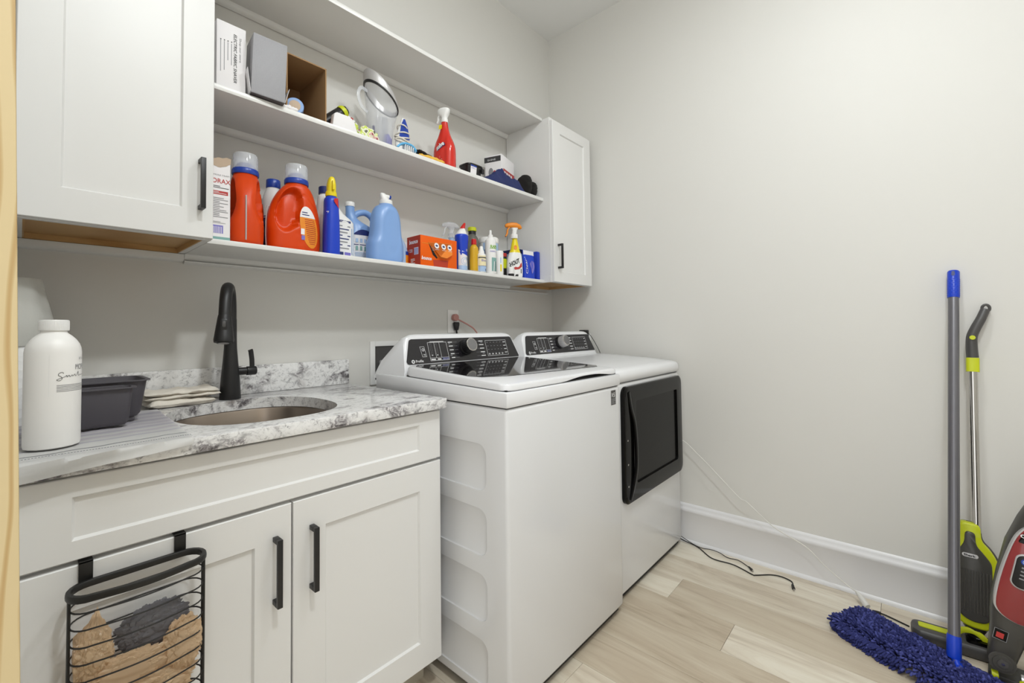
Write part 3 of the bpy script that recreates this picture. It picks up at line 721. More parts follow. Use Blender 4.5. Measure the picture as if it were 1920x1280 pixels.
# lid, sloping gently to the front; a dark line below it
def lidmesh(bm, x0, x1, y0, y1, z0f, z0b, z1f, z1b, r, mi=0):
    tb = B(); pl = rrect(x1-x0, y1-y0, r, 8, (x0+x1)/2, (y0+y1)/2)
    def zz(y, f, b): q = (y-y0)/(y1-y0); return f+(b-f)*q
    cx, cy = (x0+x1)/2, (y0+y1)/2
    def ring(k, f, b, d): return [(cx+(x-cx)*(1-d/abs(x1-cx)), cy+(y-cy)*(1-d/abs(y1-cy)), zz(y, f, b)+k) for x, y in pl]
    rings(tb, [ring(0, z0f, z0b, .003), ring(.003, z0f, z0b, 0), ring(-.008, z1f, z1b, 0), ring(-.003, z1f, z1b, .0025), ring(0, z1f, z1b, .009)])
    merge(bm, tb, mi)
bm = B(); lidmesh(bm, WX0+.004, WX1-.004, -.884, -.374, .9480, .9645, .970, 1.001, .035)
lid = fin(bm, 'lid', 'enamel2', t, world=True, label='white framed glass lid')
c = B(); pts = [(-.16+.32*k/16) for k in range(17)]
# finger scoop under the right half of the front lip
tb = B(); prism(tb, [(-.975+x*1.25, .9455+.0155*max(0, math.cos(PI*x/.33))**1.3) for x in pts]+[(-.775, .93), (-1.175, .93)], 'Y', -.92, -.845)
merge(c, tb); c.transform(mtr); boolean(lid, c)
bm = B(); prism(bm, [(-.377, .955), (-.377, .9660), (-.874, .9500), (-.874, .940)], 'X', WX0+.012, WX1-.012); fin(bm, 'lid_gap_shade', 'gap', t, world=True)  # dark strip colours in the shade of the gap under the lid
def zt(y): return .970+(1.001-.970)*(y+.884)/.51
bm = B(); g = [(WX0+.05, -.39), (WX1-.05, -.39), (WX1-.022, -.42), (WX1-.022, -.79), (WX1-.045, -.81), (WX1-.30, -.795), (WX0+.14, -.775), (WX0+.045, -.74), (WX0+.022, -.70), (WX0+.022, -.42)]
v1 = [bm.verts.new((x, y, zt(y)+.0015)) for x, y in g]; v0 = [bm.verts.new((x, y, zt(y)-.002)) for x, y in g]
bm.faces.new(v1); bm.faces.new(v0)
for i in range(len(g)): bm.faces.new((v0[i], v0[(i+1) % len(g)], v1[(i+1) % len(g)], v1[i]))
fin(bm, 'lid_glass', 'glass', lid, world=True, label='dark tinted glass window of the lid')
D = Decal(); D.rect(-.0185, -.0285, .0185, .0285, 'darkgrey', 0); D.text('5', .000, .002, .024, 'print', align='L', bold=.02); D.rect(-.013, .004, -.006, .018, 'print', 1); D.rect(-.013, .010, -.004, .013, 'print', 1)
D.lines(-.015, -.025, .015, -.003, 5, 'printg'); D.build('energy_sticker', t, front(-.8015, -.8862, .8565), world=True)
for x in (WX0+.06, WX1-.06):
    for y in (-.84, -.24):
        bm = B(); lathe(bm, [(.024, 0), (.024, .012), (.014, .014), (.014, .03)], 20, ox=x, oy=y); fin(bm, 'foot', 'blackp', t, world=True)
bm = B(); box(bm, (WX0+.02, -.872, .012), (WX1-.02, -.2, .0285)); fin(bm, 'base_gap_shade', 'gap', t, world=True)  # dark slab colours in the shaded gap between washer and floor

# ================================================================== DRYER
DX0, DX1 = -.733, -.052
t = th('tumble_dryer', 'white front-load dryer with square black door, in the corner beside the washing machine', 'dryer', ((DX0+DX1)/2, -.52, 0))
bm = B(); box(bm, (DX0, -.857, .028), (DX1, -.186, .8975), .012, seg=3); fin(bm, 'body', 'enamel', t, world=True)
bm = B(); box(bm, (DX0+.006, -.852, .8972), (DX1-.006, -.19, .8998)); fin(bm, 'seam', 'gap', t, world=True)
bm = B(); pr_ = [(-.186, .8995), (-.855, .8995), (-.8615, .905), (-.864, .925), (-.861, .941), (-.850, .951), (-.82, .958), (-.70, .968), (-.50, .979), (-.38, .984), (-.36, .9845), (-.186, .9845)]
R = []
for dx, s in ((0, .86), (.006, .97), (.016, 1), (.10, 1.01), (.34, 1.02), (.581, 1.01), (.665, 1), (.675, .97), (.681, .86)):
    R.append([(DX0+dx, y if y > -.3 else y+(1-min(s, 1))*.05, .8995+(z-.8995)*s) for y, z in pr_])
rings(bm, R); fin(bm, 'top_panel', 'enamel2', t, world=True, ang=50)
fin(console(t, DX0+.001, DX1-.001), 'console', 'enamel2', t, world=True, ang=28)
control_panel(t, DX0, DX1, -.012, True)
# door: black frame, recessed window, curved grip on the left
dx0, dx1, dz0, dz1 = -.692, -.062, .392, .882
bm = B(); o_ = rrect(dx1-dx0, dz1-dz0, .035, 8, (dx0+dx1)/2, (dz0+dz1)/2); wx0, wx1, wz0, wz1 = -.585, -.125, .462, .815
i_ = rrect(wx1-wx0, wz1-wz0, .010, 8, (wx0+wx1)/2, (wz0+wz1)/2)
def sc(pl, d): 
    cx = (dx0+dx1)/2; cz = (dz0+dz1)/2; return [(cx+(x-cx)*(1-d/.315), cz+(z-cz)*(1-d/.245)) for x, z in pl]
RR = [[(x, -.858, z) for x, z in o_], [(x, -.872, z) for x, z in o_], [(x, -.8765, z) for x, z in sc(o_, .004)], [(x, -.878, z) for x, z in sc(o_, .012)], [(x, -.876, z) for x, z in i_], [(x, -.866, z) for x, z in i_]]
rings(bm, RR, cap1=False); d = fin(bm, 'door', 'doorblk', t, world=True, label='glossy black square dryer door')
bm = B(); v = [bm.verts.new((x, -.868, z)) for x, z in i_]; bm.faces.new(v); fin(bm, 'door_window', 'doorwin', d, world=True)
bm = B(); tube(bm, crv([(-.655, -.876, .86), (-.640, -.879, .79), (-.618, -.884, .72), (-.610, -.886, .63), (-.612, -.886, .54), (-.628, -.881, .47), (-.655, -.876, .41)], 8), 1, 12, sq=(.010, .006), up=(0, -1, 0))
fin(bm, 'door_grip', 'doorblk', d, world=True, label='curved door grip')
for z in (.66, .56, .47):
    bm = B(); tube(bm, [(-.672, -.876, z), (-.672, -.8795, z)], .004, 10); fin(bm, 'screw', 'chrome', d, world=True)
for x in (DX0+.06, DX1-.06):
    for y in (-.81, -.24):
        bm = B(); lathe(bm, [(.024, 0), (.024, .012), (.014, .014), (.014, .03)], 20, ox=x, oy=y); fin(bm, 'foot', 'blackp', t, world=True)
bm = B(); box(bm, (DX0+.02, -.845, .012), (DX1-.02, -.2, .0285)); fin(bm, 'base_gap_shade', 'gap', t, world=True)  # same dark slab for the shaded gap below the dryer

# ================================================================== ON THE COUNTER
CT = .9152
# striped towel, folded over the counter edge
def towel():
    bm = B(); nu, nv = 60, 90; lay_ = bm.verts.layers.float_color.new('along')
    # four corners of the laid towel: back-left, back-right, front-right, front-left on the counter top
    BL, BR, FR, FL = Vector((-2.379, -.195)), Vector((-2.108, -.185)), Vector((-2.128, -.655)), Vector((-2.372, -.655))
    G = []
    for j in range(nv+1):
        row = []
        for i in range(nu+1):
            u = i/nu; s = j/nv            # s: 0 hem, 1 back
            hang = .032-.020*u
            L_ = .46+hang; d = s*L_
            wob = .0006*math.sin(u*23+s*5)*math.sin(s*14)+.0006*noise.noise(Vector((u*9, s*13, 2)))
            if d > hang:
                k = (d-hang)/.46; p = FL.lerp(FR, u).lerp(BL.lerp(BR, u), k)
                y = p.y; z = CT+.0035+wob+.0002; x = p.x
                if k < .03: y -= .004*(1-k/.03); z -= .001
            else:
                k = (hang-d)/max(hang, .001); p = FL.lerp(FR, u); x = p.x+.006*k*(1-u); y = -.6625-.003*math.sin(k*3+u*6)-.0015; z = CT+.002-(hang-d)*1.0
                if k < .15: z = CT+.0035-(hang-d)*.9
            v = bm.verts.new((x, y, z)); a = .02+d/.51; v[lay_] = (a, a, a, 1); row.append(v)
        G.append(row)
    for j in range(nv):
        for i in range(nu): bm.faces.new((G[j][i], G[j][i+1], G[j+1][i+1], G[j+1][i]))
    bmesh.ops.solidify(bm, geom=bm.faces[:], thickness=-.0015)
    return bm
t = th('dish_towel', 'white towel with grey stripes under the white bottle, hanging over the counter edge', 'towel', (-2.24, -.42, CT))
o = fin(towel(), 'cloth', 'towel', t, world=True, ang=60, recalc=True)
bm = B()      # stitched dotted line near the hem
for k in range(62):
    u = (k+.5)/62; hang = .032-.020*u
    if k % 1 == 0:
        x = -2.372+.244*u; d0_ = .058
        if hang > .0: 
            y = -.645+.002*math.sin(u*9); box(bm, (x-.0013, y-.0006, CT+.0062), (x+.0013, y+.0006, CT+.0070))
fin(bm, 'stitching', 'printg', t, world=True, kind='stuff')

TZ = CT+.0062
# white mop-soap bottle
t = th('soap_bottle', 'large white plastic bottle with screw cap and MOP SOAP label on the striped towel', 'bottle', (-2.324, -.548, TZ))
bm = B(); rb = .0385
prof = [(rb-.005, 0), (rb-.001, .002), (rb, .007), (rb, .176), (rb-.001, .184), (rb-.0035, .192), (rb-.008, .200), (rb-.014, .207), (rb-.0185, .211), (.0185, .2125), (.0180, .214), (.018, .220)]
lathe(bm, prof, 64); fin(bm, 'bottle', 'whitem', t)
bm = B(); lathe(bm, [(.0198, .2165), (.0206, .2175), (.0206, .2355), (.0196, .237)], 48)
for k in range(60):
    a = 2*PI*k/60; tube(bm, [(.0206*math.cos(a), .0206*math.sin(a), .2185), (.0206*math.cos(a), .0206*math.sin(a), .2345)], .00035, 4)
fin(bm, 'cap', 'white', t)
D = Decal(.0003); D.frame(-.007, .096, .072, .172, .00025, 'print')
D.text('it’s a', .046, .162, .0075, 'printg', align='C', width=.014); D.text('MOP SOAP', .053, .143, .0150, 'printg', align='C', width=.044)
pts = [(.0125, .137), (.010, .1395), (.0065, .138), (.005, .1345), (.009, .131), (.010, .127), (.006, .124), (.003, .126), (.008, .1285), (.014, .131), (.0165, .1335), (.017, .130), (.020, .1335), (.0215, .130), (.025, .1335), (.026, .131), (.030, .1345), (.031, .131), (.034, .133), (.037, .139), (.038, .131), (.042, .133), (.046, .132), (.052, .134)]
pc = crv([(a, b, 0) for a, b in pts], 4)
for a, b in zip(pc, pc[1:]): D.line((a.x, a.y), (b.x, b.y), .0007, 'printd', 1)
D.lines(.003, .103, .068, .117, 5, 'printg', n=8, seed=4, fill=.32)
D.build('label', t, cyl(rb))

# slate plastic sink caddy: long trough with a rim and feet plus a pocket hooked on its front
t = th('sink_caddy', 'dark grey plastic sink caddy with a hooked-on front pocket, behind the white bottle', 'caddy', (-2.232, -.325, TZ), rz=0)
def trough(L0, W0, z0, z1, flare, th_, n=5, ox=0, oy=0, rad=.02):
    bm = B()
    def R(w, d, z, r): return [(ox+x, oy+y, z) for x, y in rrect(w, d, r, 6)]
    o0 = R(L0-2*flare-.012, W0-2*flare-.012, z0, rad*.7)
    o1 = R(L0-2*flare, W0-2*flare, z0+.008, rad)
    o2 = R(L0, W0, z1, rad)
    o3 = R(L0+.014, W0+.014, z1, rad+.006); o4 = R(L0+.014, W0+.014, z1+.0025, rad+.006)
    i2 = R(L0-2*th_, W0-2*th_, z1+.0025, rad-th_); i1 = R(L0-2*flare-2*th_, W0-2*flare-2*th_, z0+.010, rad-th_); i0 = R(L0-2*flare-.02, W0-2*flare-.02, z0+.004, rad*.6)
    rings(bm, [o0, o1, o2, o3, o4, i2, i1, i0]); return bm
bm = trough(.150, .155, .011, .096, .010, .0022, ox=0, oy=.03)
for sx in (-1, 1):
    for sy in (-1, 1): box(bm, (sx*.045-.008, .03+sy*.05-.008, 0), (sx*.045+.008, .03+sy*.05+.008, .0125), .002)
tb_ = fin(bm, 'trough', 'tub', t, ang=45)
bm = trough(.125, .048, .003, .086, .006, .0018, ox=-.022, oy=-.080, rad=.012)
box(bm, (-.07, -.0555, .082), (.03, -.044, .0895), .0008)
fin(bm, 'pocket', 'tub', t, ang=45)

# folded cloths
def folded(bm, cx, cy, z, w, d, h, rz, seed, mi=0, layers=2):
    rnd = random.Random(seed); c, s = math.cos(rz), math.sin(rz)
    for l in range(layers):
        hh = h/layers; n = 14; secs = []
        t0 = B()
        nu, nv = 26, 18
        def pos(u, v, top):
            x = (u-.5)*w*(1-.02*l); y = (v-.5)*d
            e = min(1, min(u, 1-u)*9)**.5*min(1, min(v, 1-v)*9)**.5
            k = hh*(.5+.5*e) if top else hh*.5*(1-e)
            k += (.0075*noise.noise(Vector((u*5+seed, v*4, l*3)))+.0022*noise.noise(Vector((u*14+seed, v*11, l*3+5))))*(1 if top else .3)
            x += .003*noise.noise(Vector((v*6, seed, l))); y += .004*noise.noise(Vector((u*5, seed+3, l)))
            return (cx+x*c-y*s, cy+x*s+y*c, max(z+.0004, z+l*hh*.96+k))
        G = [[[t0.verts.new(pos(i/nu, j/nv, tp)) for i in range(nu+1)] for j in range(nv+1)] for tp in (0, 1)]
        for tp in (0, 1):
            for j in range(nv):
                for i in range(nu): t0.faces.new((G[tp][j][i], G[tp][j][i+1], G[tp][j+1][i+1], G[tp][j+1][i]))
        bd = [(0, i) for i in range(nu)]+[(j, nu) for j in range(nv)]+[(nv, nu-i) for i in range(nu)]+[(nv-j, 0) for j in range(nv)]
        for a, b in zip(bd, bd[1:]+bd[:1]): t0.faces.new((G[0][a[0]][a[1]], G[0][b[0]][b[1]], G[1][b[0]][b[1]], G[1][a[0]][a[1]]))
        bmesh.ops.recalc_face_normals(t0, faces=t0.faces[:]); merge(bm, t0, mi)
bm = B(); folded(bm, -2.045, -.105, CT, .165, .12, .022, .10, 5, layers=1)
tag(fin(bm, 'dish_cloth', 'cloth', ang=60, origin=(-2.045, -.105, CT)), 'lower off-white folded cloth beside the faucet, mostly covered by another', 'cloth', 'folded cloths by the faucet')
bm = B(); folded(bm, -2.043, -.102, CT+.0235, .185, .125, .024, .04, 9)
tag(fin(bm, 'dish_cloth', 'cloth', ang=60, origin=(-2.043, -.102, CT+.0235)), 'upper cream folded cloth beside the faucet, topmost of the pair', 'cloth', 'folded cloths by the faucet')

# paper towel roll with a loose smooth sheet standing up round its top
t = th('paper_towel_roll', 'white quilted paper towel roll with loose sheet, in the counter back left corner', 'paper towels', (-2.378, -.145, CT))

bm = B(); lathe(bm, [(.056, 0), (.0585, .003), (.0585, .226), (.055, .231), (.021, .231), (.0205, .225), (.0205, .003), (.021, 0)], 56, cap0=False, cap1=False)
fin(bm, 'roll', 'quilt', t)
bm = B(); R = []
for z, r in ((.19, .0625), (.215, .067), (.235, .0685), (.25, .0675), (.30, .0575), (.335, .0505), (.348, .0475), (.353, .044)):
    R.append([((r+.0012*math.sin(k*.9+z*9))*math.cos(2*PI*k/64), (r+.0012*math.sin(k*.9+z*9))*math.sin(2*PI*k/64), z) for k in range(64)])
rings(bm, R, cap0=False, cap1=False); bmesh.ops.solidify(bm, geom=bm.faces[:], thickness=.001); fin(bm, 'loose_sheet', 'tissue', t, ang=70, label='smooth outer sheet')

# ================================================================== BASKET ON THE CABINET DOOR
BX0, BX1, BY0, BY1, BZ = -2.3065, -2.1135, -.6475, -.712, .686
t = th('wire_basket', 'black wire over-door basket full of plastic bags, hooked on the left base cabinet door', 'basket', ((BX0+BX1)/2, -.68, .42))
def rim(z, ins=0, k=10, tilt=0):
    x0, x1 = BX0+ins, BX1-ins; yb, yf = BY0-ins, BY1+ins; mid = (yb+yf)/2; r = (yb-yf)/2; out = []
    n = 16
    for i in range(n+1): out.append((x0+r*.9+(x1-x0-r*1.8)*i/n, yb, z))
    for i in range(1, k): a = PI/2-PI*i/k; out.append((x1-r*.9+r*.9*math.cos(a), mid+r*math.sin(a), z))
    for i in range(n+1):
        q = i/n; out.append((x1-r*.9-(x1-x0-r*1.8)*q, yf-.010*math.sin(PI*q), z))
    for i in range(1, k): a = -PI/2-PI*i/k; out.append((x0+r*.9+r*.9*math.cos(a), mid+r*math.sin(a), z))
    return out
bm = B(); tube(bm, rim(BZ), 1, 12, closed=True, sq=(.0042, .0062), up=(0, 0, 1)); fin(bm, 'rim', 'wire', t, world=True)
for x in (-2.282, -2.144):
    bm = B(); box(bm, (x-.0095, -.6395, .680), (x+.0095, -.6362, .7235), .0005); box(bm, (x-.0095, -.6395, .7195), (x+.0095, -.609, .7225), .0005); box(bm, (x-.0095, -.6115, .690), (x+.0095, -.609, .7195), .0005)
    fin(bm, 'hook', 'wire', t, world=True)
for k in range(9):
    z = BZ-.0285*(k+1)+.004
    bm = B(); tube(bm, rim(z, .002), .00135, 6, closed=True); fin(bm, 'wire_ring', 'wire', t, world=True)
for sx in (0, 1):
    for yy, rr_ in ((-.676, .0021), (-.688, .0021)):
        x = (BX0+.001 if sx == 0 else BX1-.001)
        bm = B(); tube(bm, [(x, yy, BZ), (x, yy, BZ-.26), (x+(.02 if sx == 0 else -.02), yy, BZ-.268)], rr_, 8); fin(bm, 'upright_wire', 'wire', t, world=True)
bm = B()
for k in range(7):
    x = BX0+.02+(BX1-BX0-.04)*k/6; tube(bm, [(x, BY0-.003, BZ-.2555), (x, BY1+.002, BZ-.2555)], .0013, 6)
for y_ in (BY0-.004, -.685, BY1+.002): tube(bm, [(BX0+.01, y_, BZ-.2565), (BX1-.01, y_, BZ-.2565)], .0016, 6)
fin(bm, 'bottom_grid', 'wire', t, world=True)
# crumpled plastic bags
def bag(name, label, c, s, seed, mat, peak=None):
    bm = B(); bmesh.ops.create_icosphere(bm, subdivisions=6, radius=1)
    for v in bm.verts:
        p = v.co.copy(); q = Vector((p.x*1.3+seed*3.1, p.y*1.3+seed, p.z*1.3))
        r_ = 0
        for a_, f_ in ((.40, 1.7), (.24, 3.4), (.12, 7.5), (.05, 15)):
            dist = noise.voronoi(q*f_+Vector((seed, f_, 0)))[0]; r_ += a_*(dist[1]-dist[0])
        k = .72+.62*r_
        w = Vector((c[0]+p.x*s[0]*k, c[1]+p.y*s[1]*k, c[2]+p.z*s[2]*k))
        if peak:
            d = Vector(peak)-Vector(c); al = max(0, p.normalized().dot(d.normalized()))**7; w = w.lerp(Vector(peak), al*.85)
        w.x = min(max(w.x, BX0+.006+.002*abs(p.z)), BX1-.006); w.y = min(max(w.y, BY1+.005), BY0-.006); w.z = max(w.z, BZ-.253)
        v.co = w
    o = fin(bm, name, mat, ang=24, origin=c); tag(o, label, 'plastic bag', 'crumpled plastic bags stuffed in the wire basket'); return o
bag('plastic_bag', 'tan plastic bag with a pointed corner sticking up, at the left of the wire basket', (-2.276, -.682, .575), (.034, .030, .055), 3, 'bagtan', (-2.268, -.672, .655))
bag('plastic_bag', 'dark grey see-through plastic bag across the middle back of the wire basket', (-2.190, -.668, .575), (.066, .018, .052), 8, 'baggrey')
bag('plastic_bag', 'tan plastic bag curled over the grey one, at the right of the wire basket', (-2.148, -.692, .535), (.038, .020, .058), 5, 'bagtan')
bag('plastic_bag', 'tan plastic bag lying crosswise in the centre front of the wire basket', (-2.232, -.695, .530), (.072, .018, .036), 12, 'bagtan')
bag('plastic_bag', 'large tan plastic bag filling the lower part of the wire basket', (-2.210, -.682, .475), (.100, .030, .052), 15, 'bagtan')

# ================================================================== CORDS
t = th('power_adapter', 'black power adapter with looped cord plugged low on the right wall behind the dryer', 'power adapter', (-.001, -.262, 1.04))
bm = B(); box(bm, (-.005, -.036, -.058), (-.0005, .036, .058), .0015); fin(bm, 'wall_plate', 'white', t)
bm = B(); box(bm, (-.045, -.026, .005), (-.0055, .022, .082), .004); fin(bm, 'adapter_body', 'blackp', t)
bm = B(); tube(bm, crv([(-.03, -.012, .006), (-.035, -.02, -.03), (-.03, -.06, -.06), (-.02, -.10, -.075)], 6), .0018, 6); tube(bm, crv([(-.03, -.02, .070), (-.034, -.05, .052), (-.03, -.085, .0), (-.022, -.115, -.065), (-.02, -.13, -.14)], 6), .0018, 6)
fin(bm, 'cable', 'cordk', t)
t = th('charging_cord', 'thin white cord running down the right wall to a white adapter on the floor', 'cord', (-.06, -1.25, 0))
bm = B(); tube(bm, crv([(-.03, -.70, .62), (-.05, -.875, .537), (-.052, -.929, .497), (-.055, -1.018, .42), (-.055, -1.137, .31), (-.055, -1.172, .295), (-.055, -1.28, .212), (-.055, -1.402, .160), (-.057, -1.468, .103), (-.06, -1.545, .050), (-.078, -1.580, .041)], 6), .0026, 8); fin(bm, 'cable', 'cordw', t, world=True)
bm = B(); tube(bm, [(-.078, -1.578, .042), (-.092, -1.592, .032), (-.106, -1.606, .016), (-.113, -1.613, .0125)], [.006, .0105, .012, .011], 12, sq=None); fin(bm, 'adapter', 'cordw', t, world=True)
t = th('charger_lead', 'two thin black cords with barrel plugs lying on the floor by the dryer', 'cable', (-.09, -1.1, 0))
bm = B(); tube(bm, crv([(-.035, -.80, .03), (-.034, -.86, .014), (-.040, -.935, .0035), (-.105, -1.022, .0032), (-.101, -1.117, .0032), (-.134, -1.204, .0032), (-.131, -1.218, .0032), (-.084, -1.269, .0032), (-.070, -1.308, .0032), (-.085, -1.350, .0035), (-.125, -1.362, .0045)], 7), .0026, 8); fin(bm, 'cable', 'cordk', t, world=True)
bm = B(); tube(bm, [(-.120, -1.360, .0060), (-.146, -1.368, .0060)], [.0055, .006], 12); tube(bm, [(-.146, -1.368, .006), (-.156, -1.371, .006)], .003, 10, mi=1); fin(bm, 'barrel_plug', ['cordk', 'steel'], t, world=True)
bm = B(); tube(bm, crv([(-.033, -.81, .045), (-.034, -.90, .012), (-.034, -.95, .0032), (-.030, -.993, .0075), (-.034, -1.036, .0068), (-.050, -1.079, .0032), (-.043, -1.125, .0032), (-.078, -1.178, .0035)], 7), .0018, 8); fin(bm, 'cable', 'cordk', t, world=True, label='thinner of the two cords')
bm = B(); tube(bm, [(-.078, -1.178, .005), (-.100, -1.196, .006)], [.0035, .0058], 12); tube(bm, [(-.100, -1.196, .006), (-.108, -1.203, .006)], .003, 10, mi=1); fin(bm, 'barrel_plug', ['cordk', 'steel'], t, world=True)

# ================================================================== LOWER SHELF
S1 = 1.4022
def prints(D, u0, v0, u1, v1, k, m='printd', seed=1, n=3, fill=.4): D.lines(u0, v0, u1, v1, k, m, n=n, seed=seed, fill=fill)
# washing-powder carton with a torn open top
t = th('laundry_booster_box', 'white carton with a torn-open top lettered BORAX, at the left end of the lowest shelf', 'box', (-1.982, -.20, S1), rz=-.06)
bm = B(); w, d, h = .032, .055, .232
v = {}
box(bm, (-w, -d, 0), (w, -d+.0012, h)); box(bm, (-w, d-.0012, 0), (w, d, h+.018)); box(bm, (-w, -d, 0), (-w+.0012, d, h+.004)); box(bm, (w-.0012, -d, 0), (w, d, h+.004)); box(bm, (-w, -d, 0), (w, d, .0012))
fin(bm, 'carton', 'paper', t)
bm = B(); rnd = random.Random(4)
top = [(-w+2*w*k/12, h+.003+.006*rnd.random()+(.010 if k > 8 else .004)) for k in range(13)]; bot = [(w-2*w*k/12, h-.014*(1-abs(k-6)/6)-.004*rnd.random()) for k in range(13)]
pl = top+bot; v0 = [bm.verts.new((x, -d-.0008-.006*(z-h > 0), z)) for x, z in pl]; bm.faces.new(v0); fin(bm, 'torn_flap', 'peach', t)
D = Decal(.0003); D.text('BORAX', .004, h-.062, .019, 'redd', align='C', width=.056, bold=.01); D.text('20 MULE TEAM', .004, h-.040, .006, 'printg', align='C', width=.050)
prints(D, -.028, h-.078, .028, h-.069, 2); D.rect(-.028, h-.096, .026, h-.085, 'redd'); prints(D, -.026, h-.094, .022, h-.087, 2, 'print', n=1)
prints(D, -.027, h-.165, .026, h-.104, 12, 'printg', 3); D.text('6', -.02, h-.182, .01, 'redd'); prints(D, -.012, h-.182, .02, h-.175, 2, 'printg')
D.rect(-.028, .021, .014, .045, 'lilac'); 
for k in range(10): D.rect(-.027+k*.004, .021, -.0255+k*.004, .041, 'paper', 1)
D.rect(-.032, 0, .032, .011, 'tealp'); D.build('printed_front', t, front(0, -d, 0))
# dark bottle half hidden behind it
def blbottle(name, label, x, y, rz=0, **k): return th(name, label, 'bottle', (x, y, S1), rz=rz, **k)
t = blbottle('cleaner_bottle', 'dark bottle with a blue cap, mostly hidden behind the BORAX carton', -1.907, -.05)
bm = B(); lathe(bm, [(.026, 0), (.028, .004), (.028, .15), (.022, .178), (.013, .188), (.013, .20)], 28); fin(bm, 'bottle', 'navy', t)
bm = B(); lathe(bm, [(.0155, .192), (.0155, .216), (.014, .218)], 28); fin(bm, 'cap', 'blue', t)

# orange detergent jugs with a sunk hand grip and clear measuring cap
def jug(label, x, y, rz):
    t = th('detergent_jug', label, 'bottle', (x, y, S1), rz=rz, group='orange detergent jugs on the lowest shelf')
    S = smoothsecs([(0, .070, .040, 3), (.004, .078, .046, 3), (.02, .083, .050, 3), (.07, .0845, .051, 3), (.12, .081, .050, 3), (.165, .071, .047, 2.8, .002), (.20, .058, .042, 2.5, .006), (.222, .045, .038, 2.3, .009), (.233, .036, .034, 2, .010), (.240, .0345, .0345, 2, .010)], 10)
    bm = B(); loft(bm, S, 120)
    for vtx in bm.verts:
        c = vtx.co
        # grip recess between handle strip and body
        gx = (c.x+.026-(c.z-.13)*.18)/.036; gz = (c.z-.140)/.072
        s1_ = max(0, 1-gz*gz); s2_ = max(0, min(1, (-c.x-.035)/.035)); c.y *= 1-.34*s1_*s2_
        q = gx*gx+gz*gz
        if q < 1.5 and abs(c.y) > .012:
            k = max(0, min(1, (1.25-q)/.55)); k = k*k*(3-2*k); c.y -= math.copysign(.031*k, c.y)
        # raised oval panel on the label side
        px, pz = (c.x-.034+(c.z-.10)*.12)/.040, (c.z-.095)/.092; q = px*px+pz*pz
        if 1.0 < q < 1.25 and abs(c.y) > .02: c.y -= math.copysign(.0016, c.y)
    b = fin(bm, 'body', 'orange', t, ang=50)
    bm = B(); tube(bm, [(-.0835, 0, .012), (-.0858, 0, .05), (-.0852, 0, .10), (-.0808, 0, .15)], .0022, 8); fin(bm, 'level_strip', 'silver', b, label='translucent level strip')
    bm = B(); lathe(bm, [(.0375, .236), (.0385, .238), (.0385, .250), (.036, .255), (.030, .256), (.030, .262), (.020, .275), (.016, .276)], 40, ox=.010); 
    for k in range(3): box(bm, (.0+k*.009, -.018, .256), (.004+k*.009, -.015, .272))
    fin(bm, 'pour_collar', 'blue', t)
    bm = B(); R = [(.0365, .252), (.0355, .300), (.0335, .304), (.0325, .3045), (.0325, .3025), (.0345, .298), (.0355, .252)]
    loft(bm, [(z, r, r, 2, .010, 0) for r, z in R], 44, cap0=False, cap1=False); fin(bm, 'measuring_cap', 'clear', t)
    D = Decal(.0006)
    pl = [(.034+.029*math.cos(a)-(.0)*math.sin(a), .085+.071*math.sin(a)) for a in [2*PI*k/40 for k in range(40)]]
    pl = [(x-(z-.095)*.14, z) for x, z in pl]
    D.poly(pl, 'amber', 0); D.poly([p for p in pl if p[1] > .117], 'paper', 1)
    for k in range(13): 
        z = .028+k*.0068; hw_ = .026*math.sqrt(max(0, 1-((z-.085)/.068)**2)); D.rect(.036-(z-.095)*.14-hw_*.55, z, .034-(z-.095)*.14+hw_*.85, z+.0022, 'bounced', 1)
    D.rect(.008, .058, .020, .078, 'paper', 1); D.rect(.010, .040, .021, .055, 'lilac', 1); D.rect(.012, .125, .036, .128, 'navy', 2); D.rect(.012, .133, .030, .136, 'navy', 2)
    def fs(u, v, w):
        best = .052
        for a, b_ in zip(S, S[1:]):
            if a[0] <= v <= b_[0]:
                q = (v-a[0])/max(1e-6, b_[0]-a[0]); hx = a[1]+(b_[1]-a[1])*q; hy = a[2]+(b_[2]-a[2])*q; e = a[3]; ox = a[4]+(b_[4]-a[4])*q
                best = hy*max(0, 1-(min(.98, abs(u-ox)/hx))**e)**(1/e)
        return (u, -best-w-.0004, v)
    # subdivide big label polygons so they can bend
    bmesh.ops.triangulate(D.bm, faces=D.bm.faces[:]); bmesh.ops.subdivide_edges(D.bm, edges=D.bm.edges[:], cuts=3, use_grid_fill=True)
    D.build('label', b, fs)
    return t
jug('orange detergent jug seen edge-on, next to the BORAX carton', -1.889, -.178, 1.30)
jug('orange detergent jug seen from its broad side with an oval label', -1.744, -.188, -.08)

t = blbottle('bleach_bottle', 'white bottle with a blue cap and blue label between the two orange jugs', -1.772, -.085)
bm = B(); loft(bm, smoothsecs([(0, .034, .034), (.004, .037, .037), (.15, .037, .037), (.20, .034, .034), (.232, .024, .024), (.243, .0195, .0195), (.25, .019, .019)], 3), 36); b = fin(bm, 'bottle', 'white', t)
bm = B(); lathe(bm, [(.0225, .240), (.0235, .242), (.0225, .268), (.021, .270)], 32); fin(bm, 'cap', 'blue', t)
D = Decal(); D.rect(-.05, .004, .05, .135, 'navy', 0, 16); D.text('CLEANER', -.034, .088, .020, 'paper', 1, width=.07, bold=.02); D.rect(-.05, .128, .05, .131, 'paper', 1, 16)
for k in range(6): D.rect(-.03, .015+k*.011, .03, .019+k*.011, 'paleblue', 1, 8)
D.build('label', b, cyl(.037))

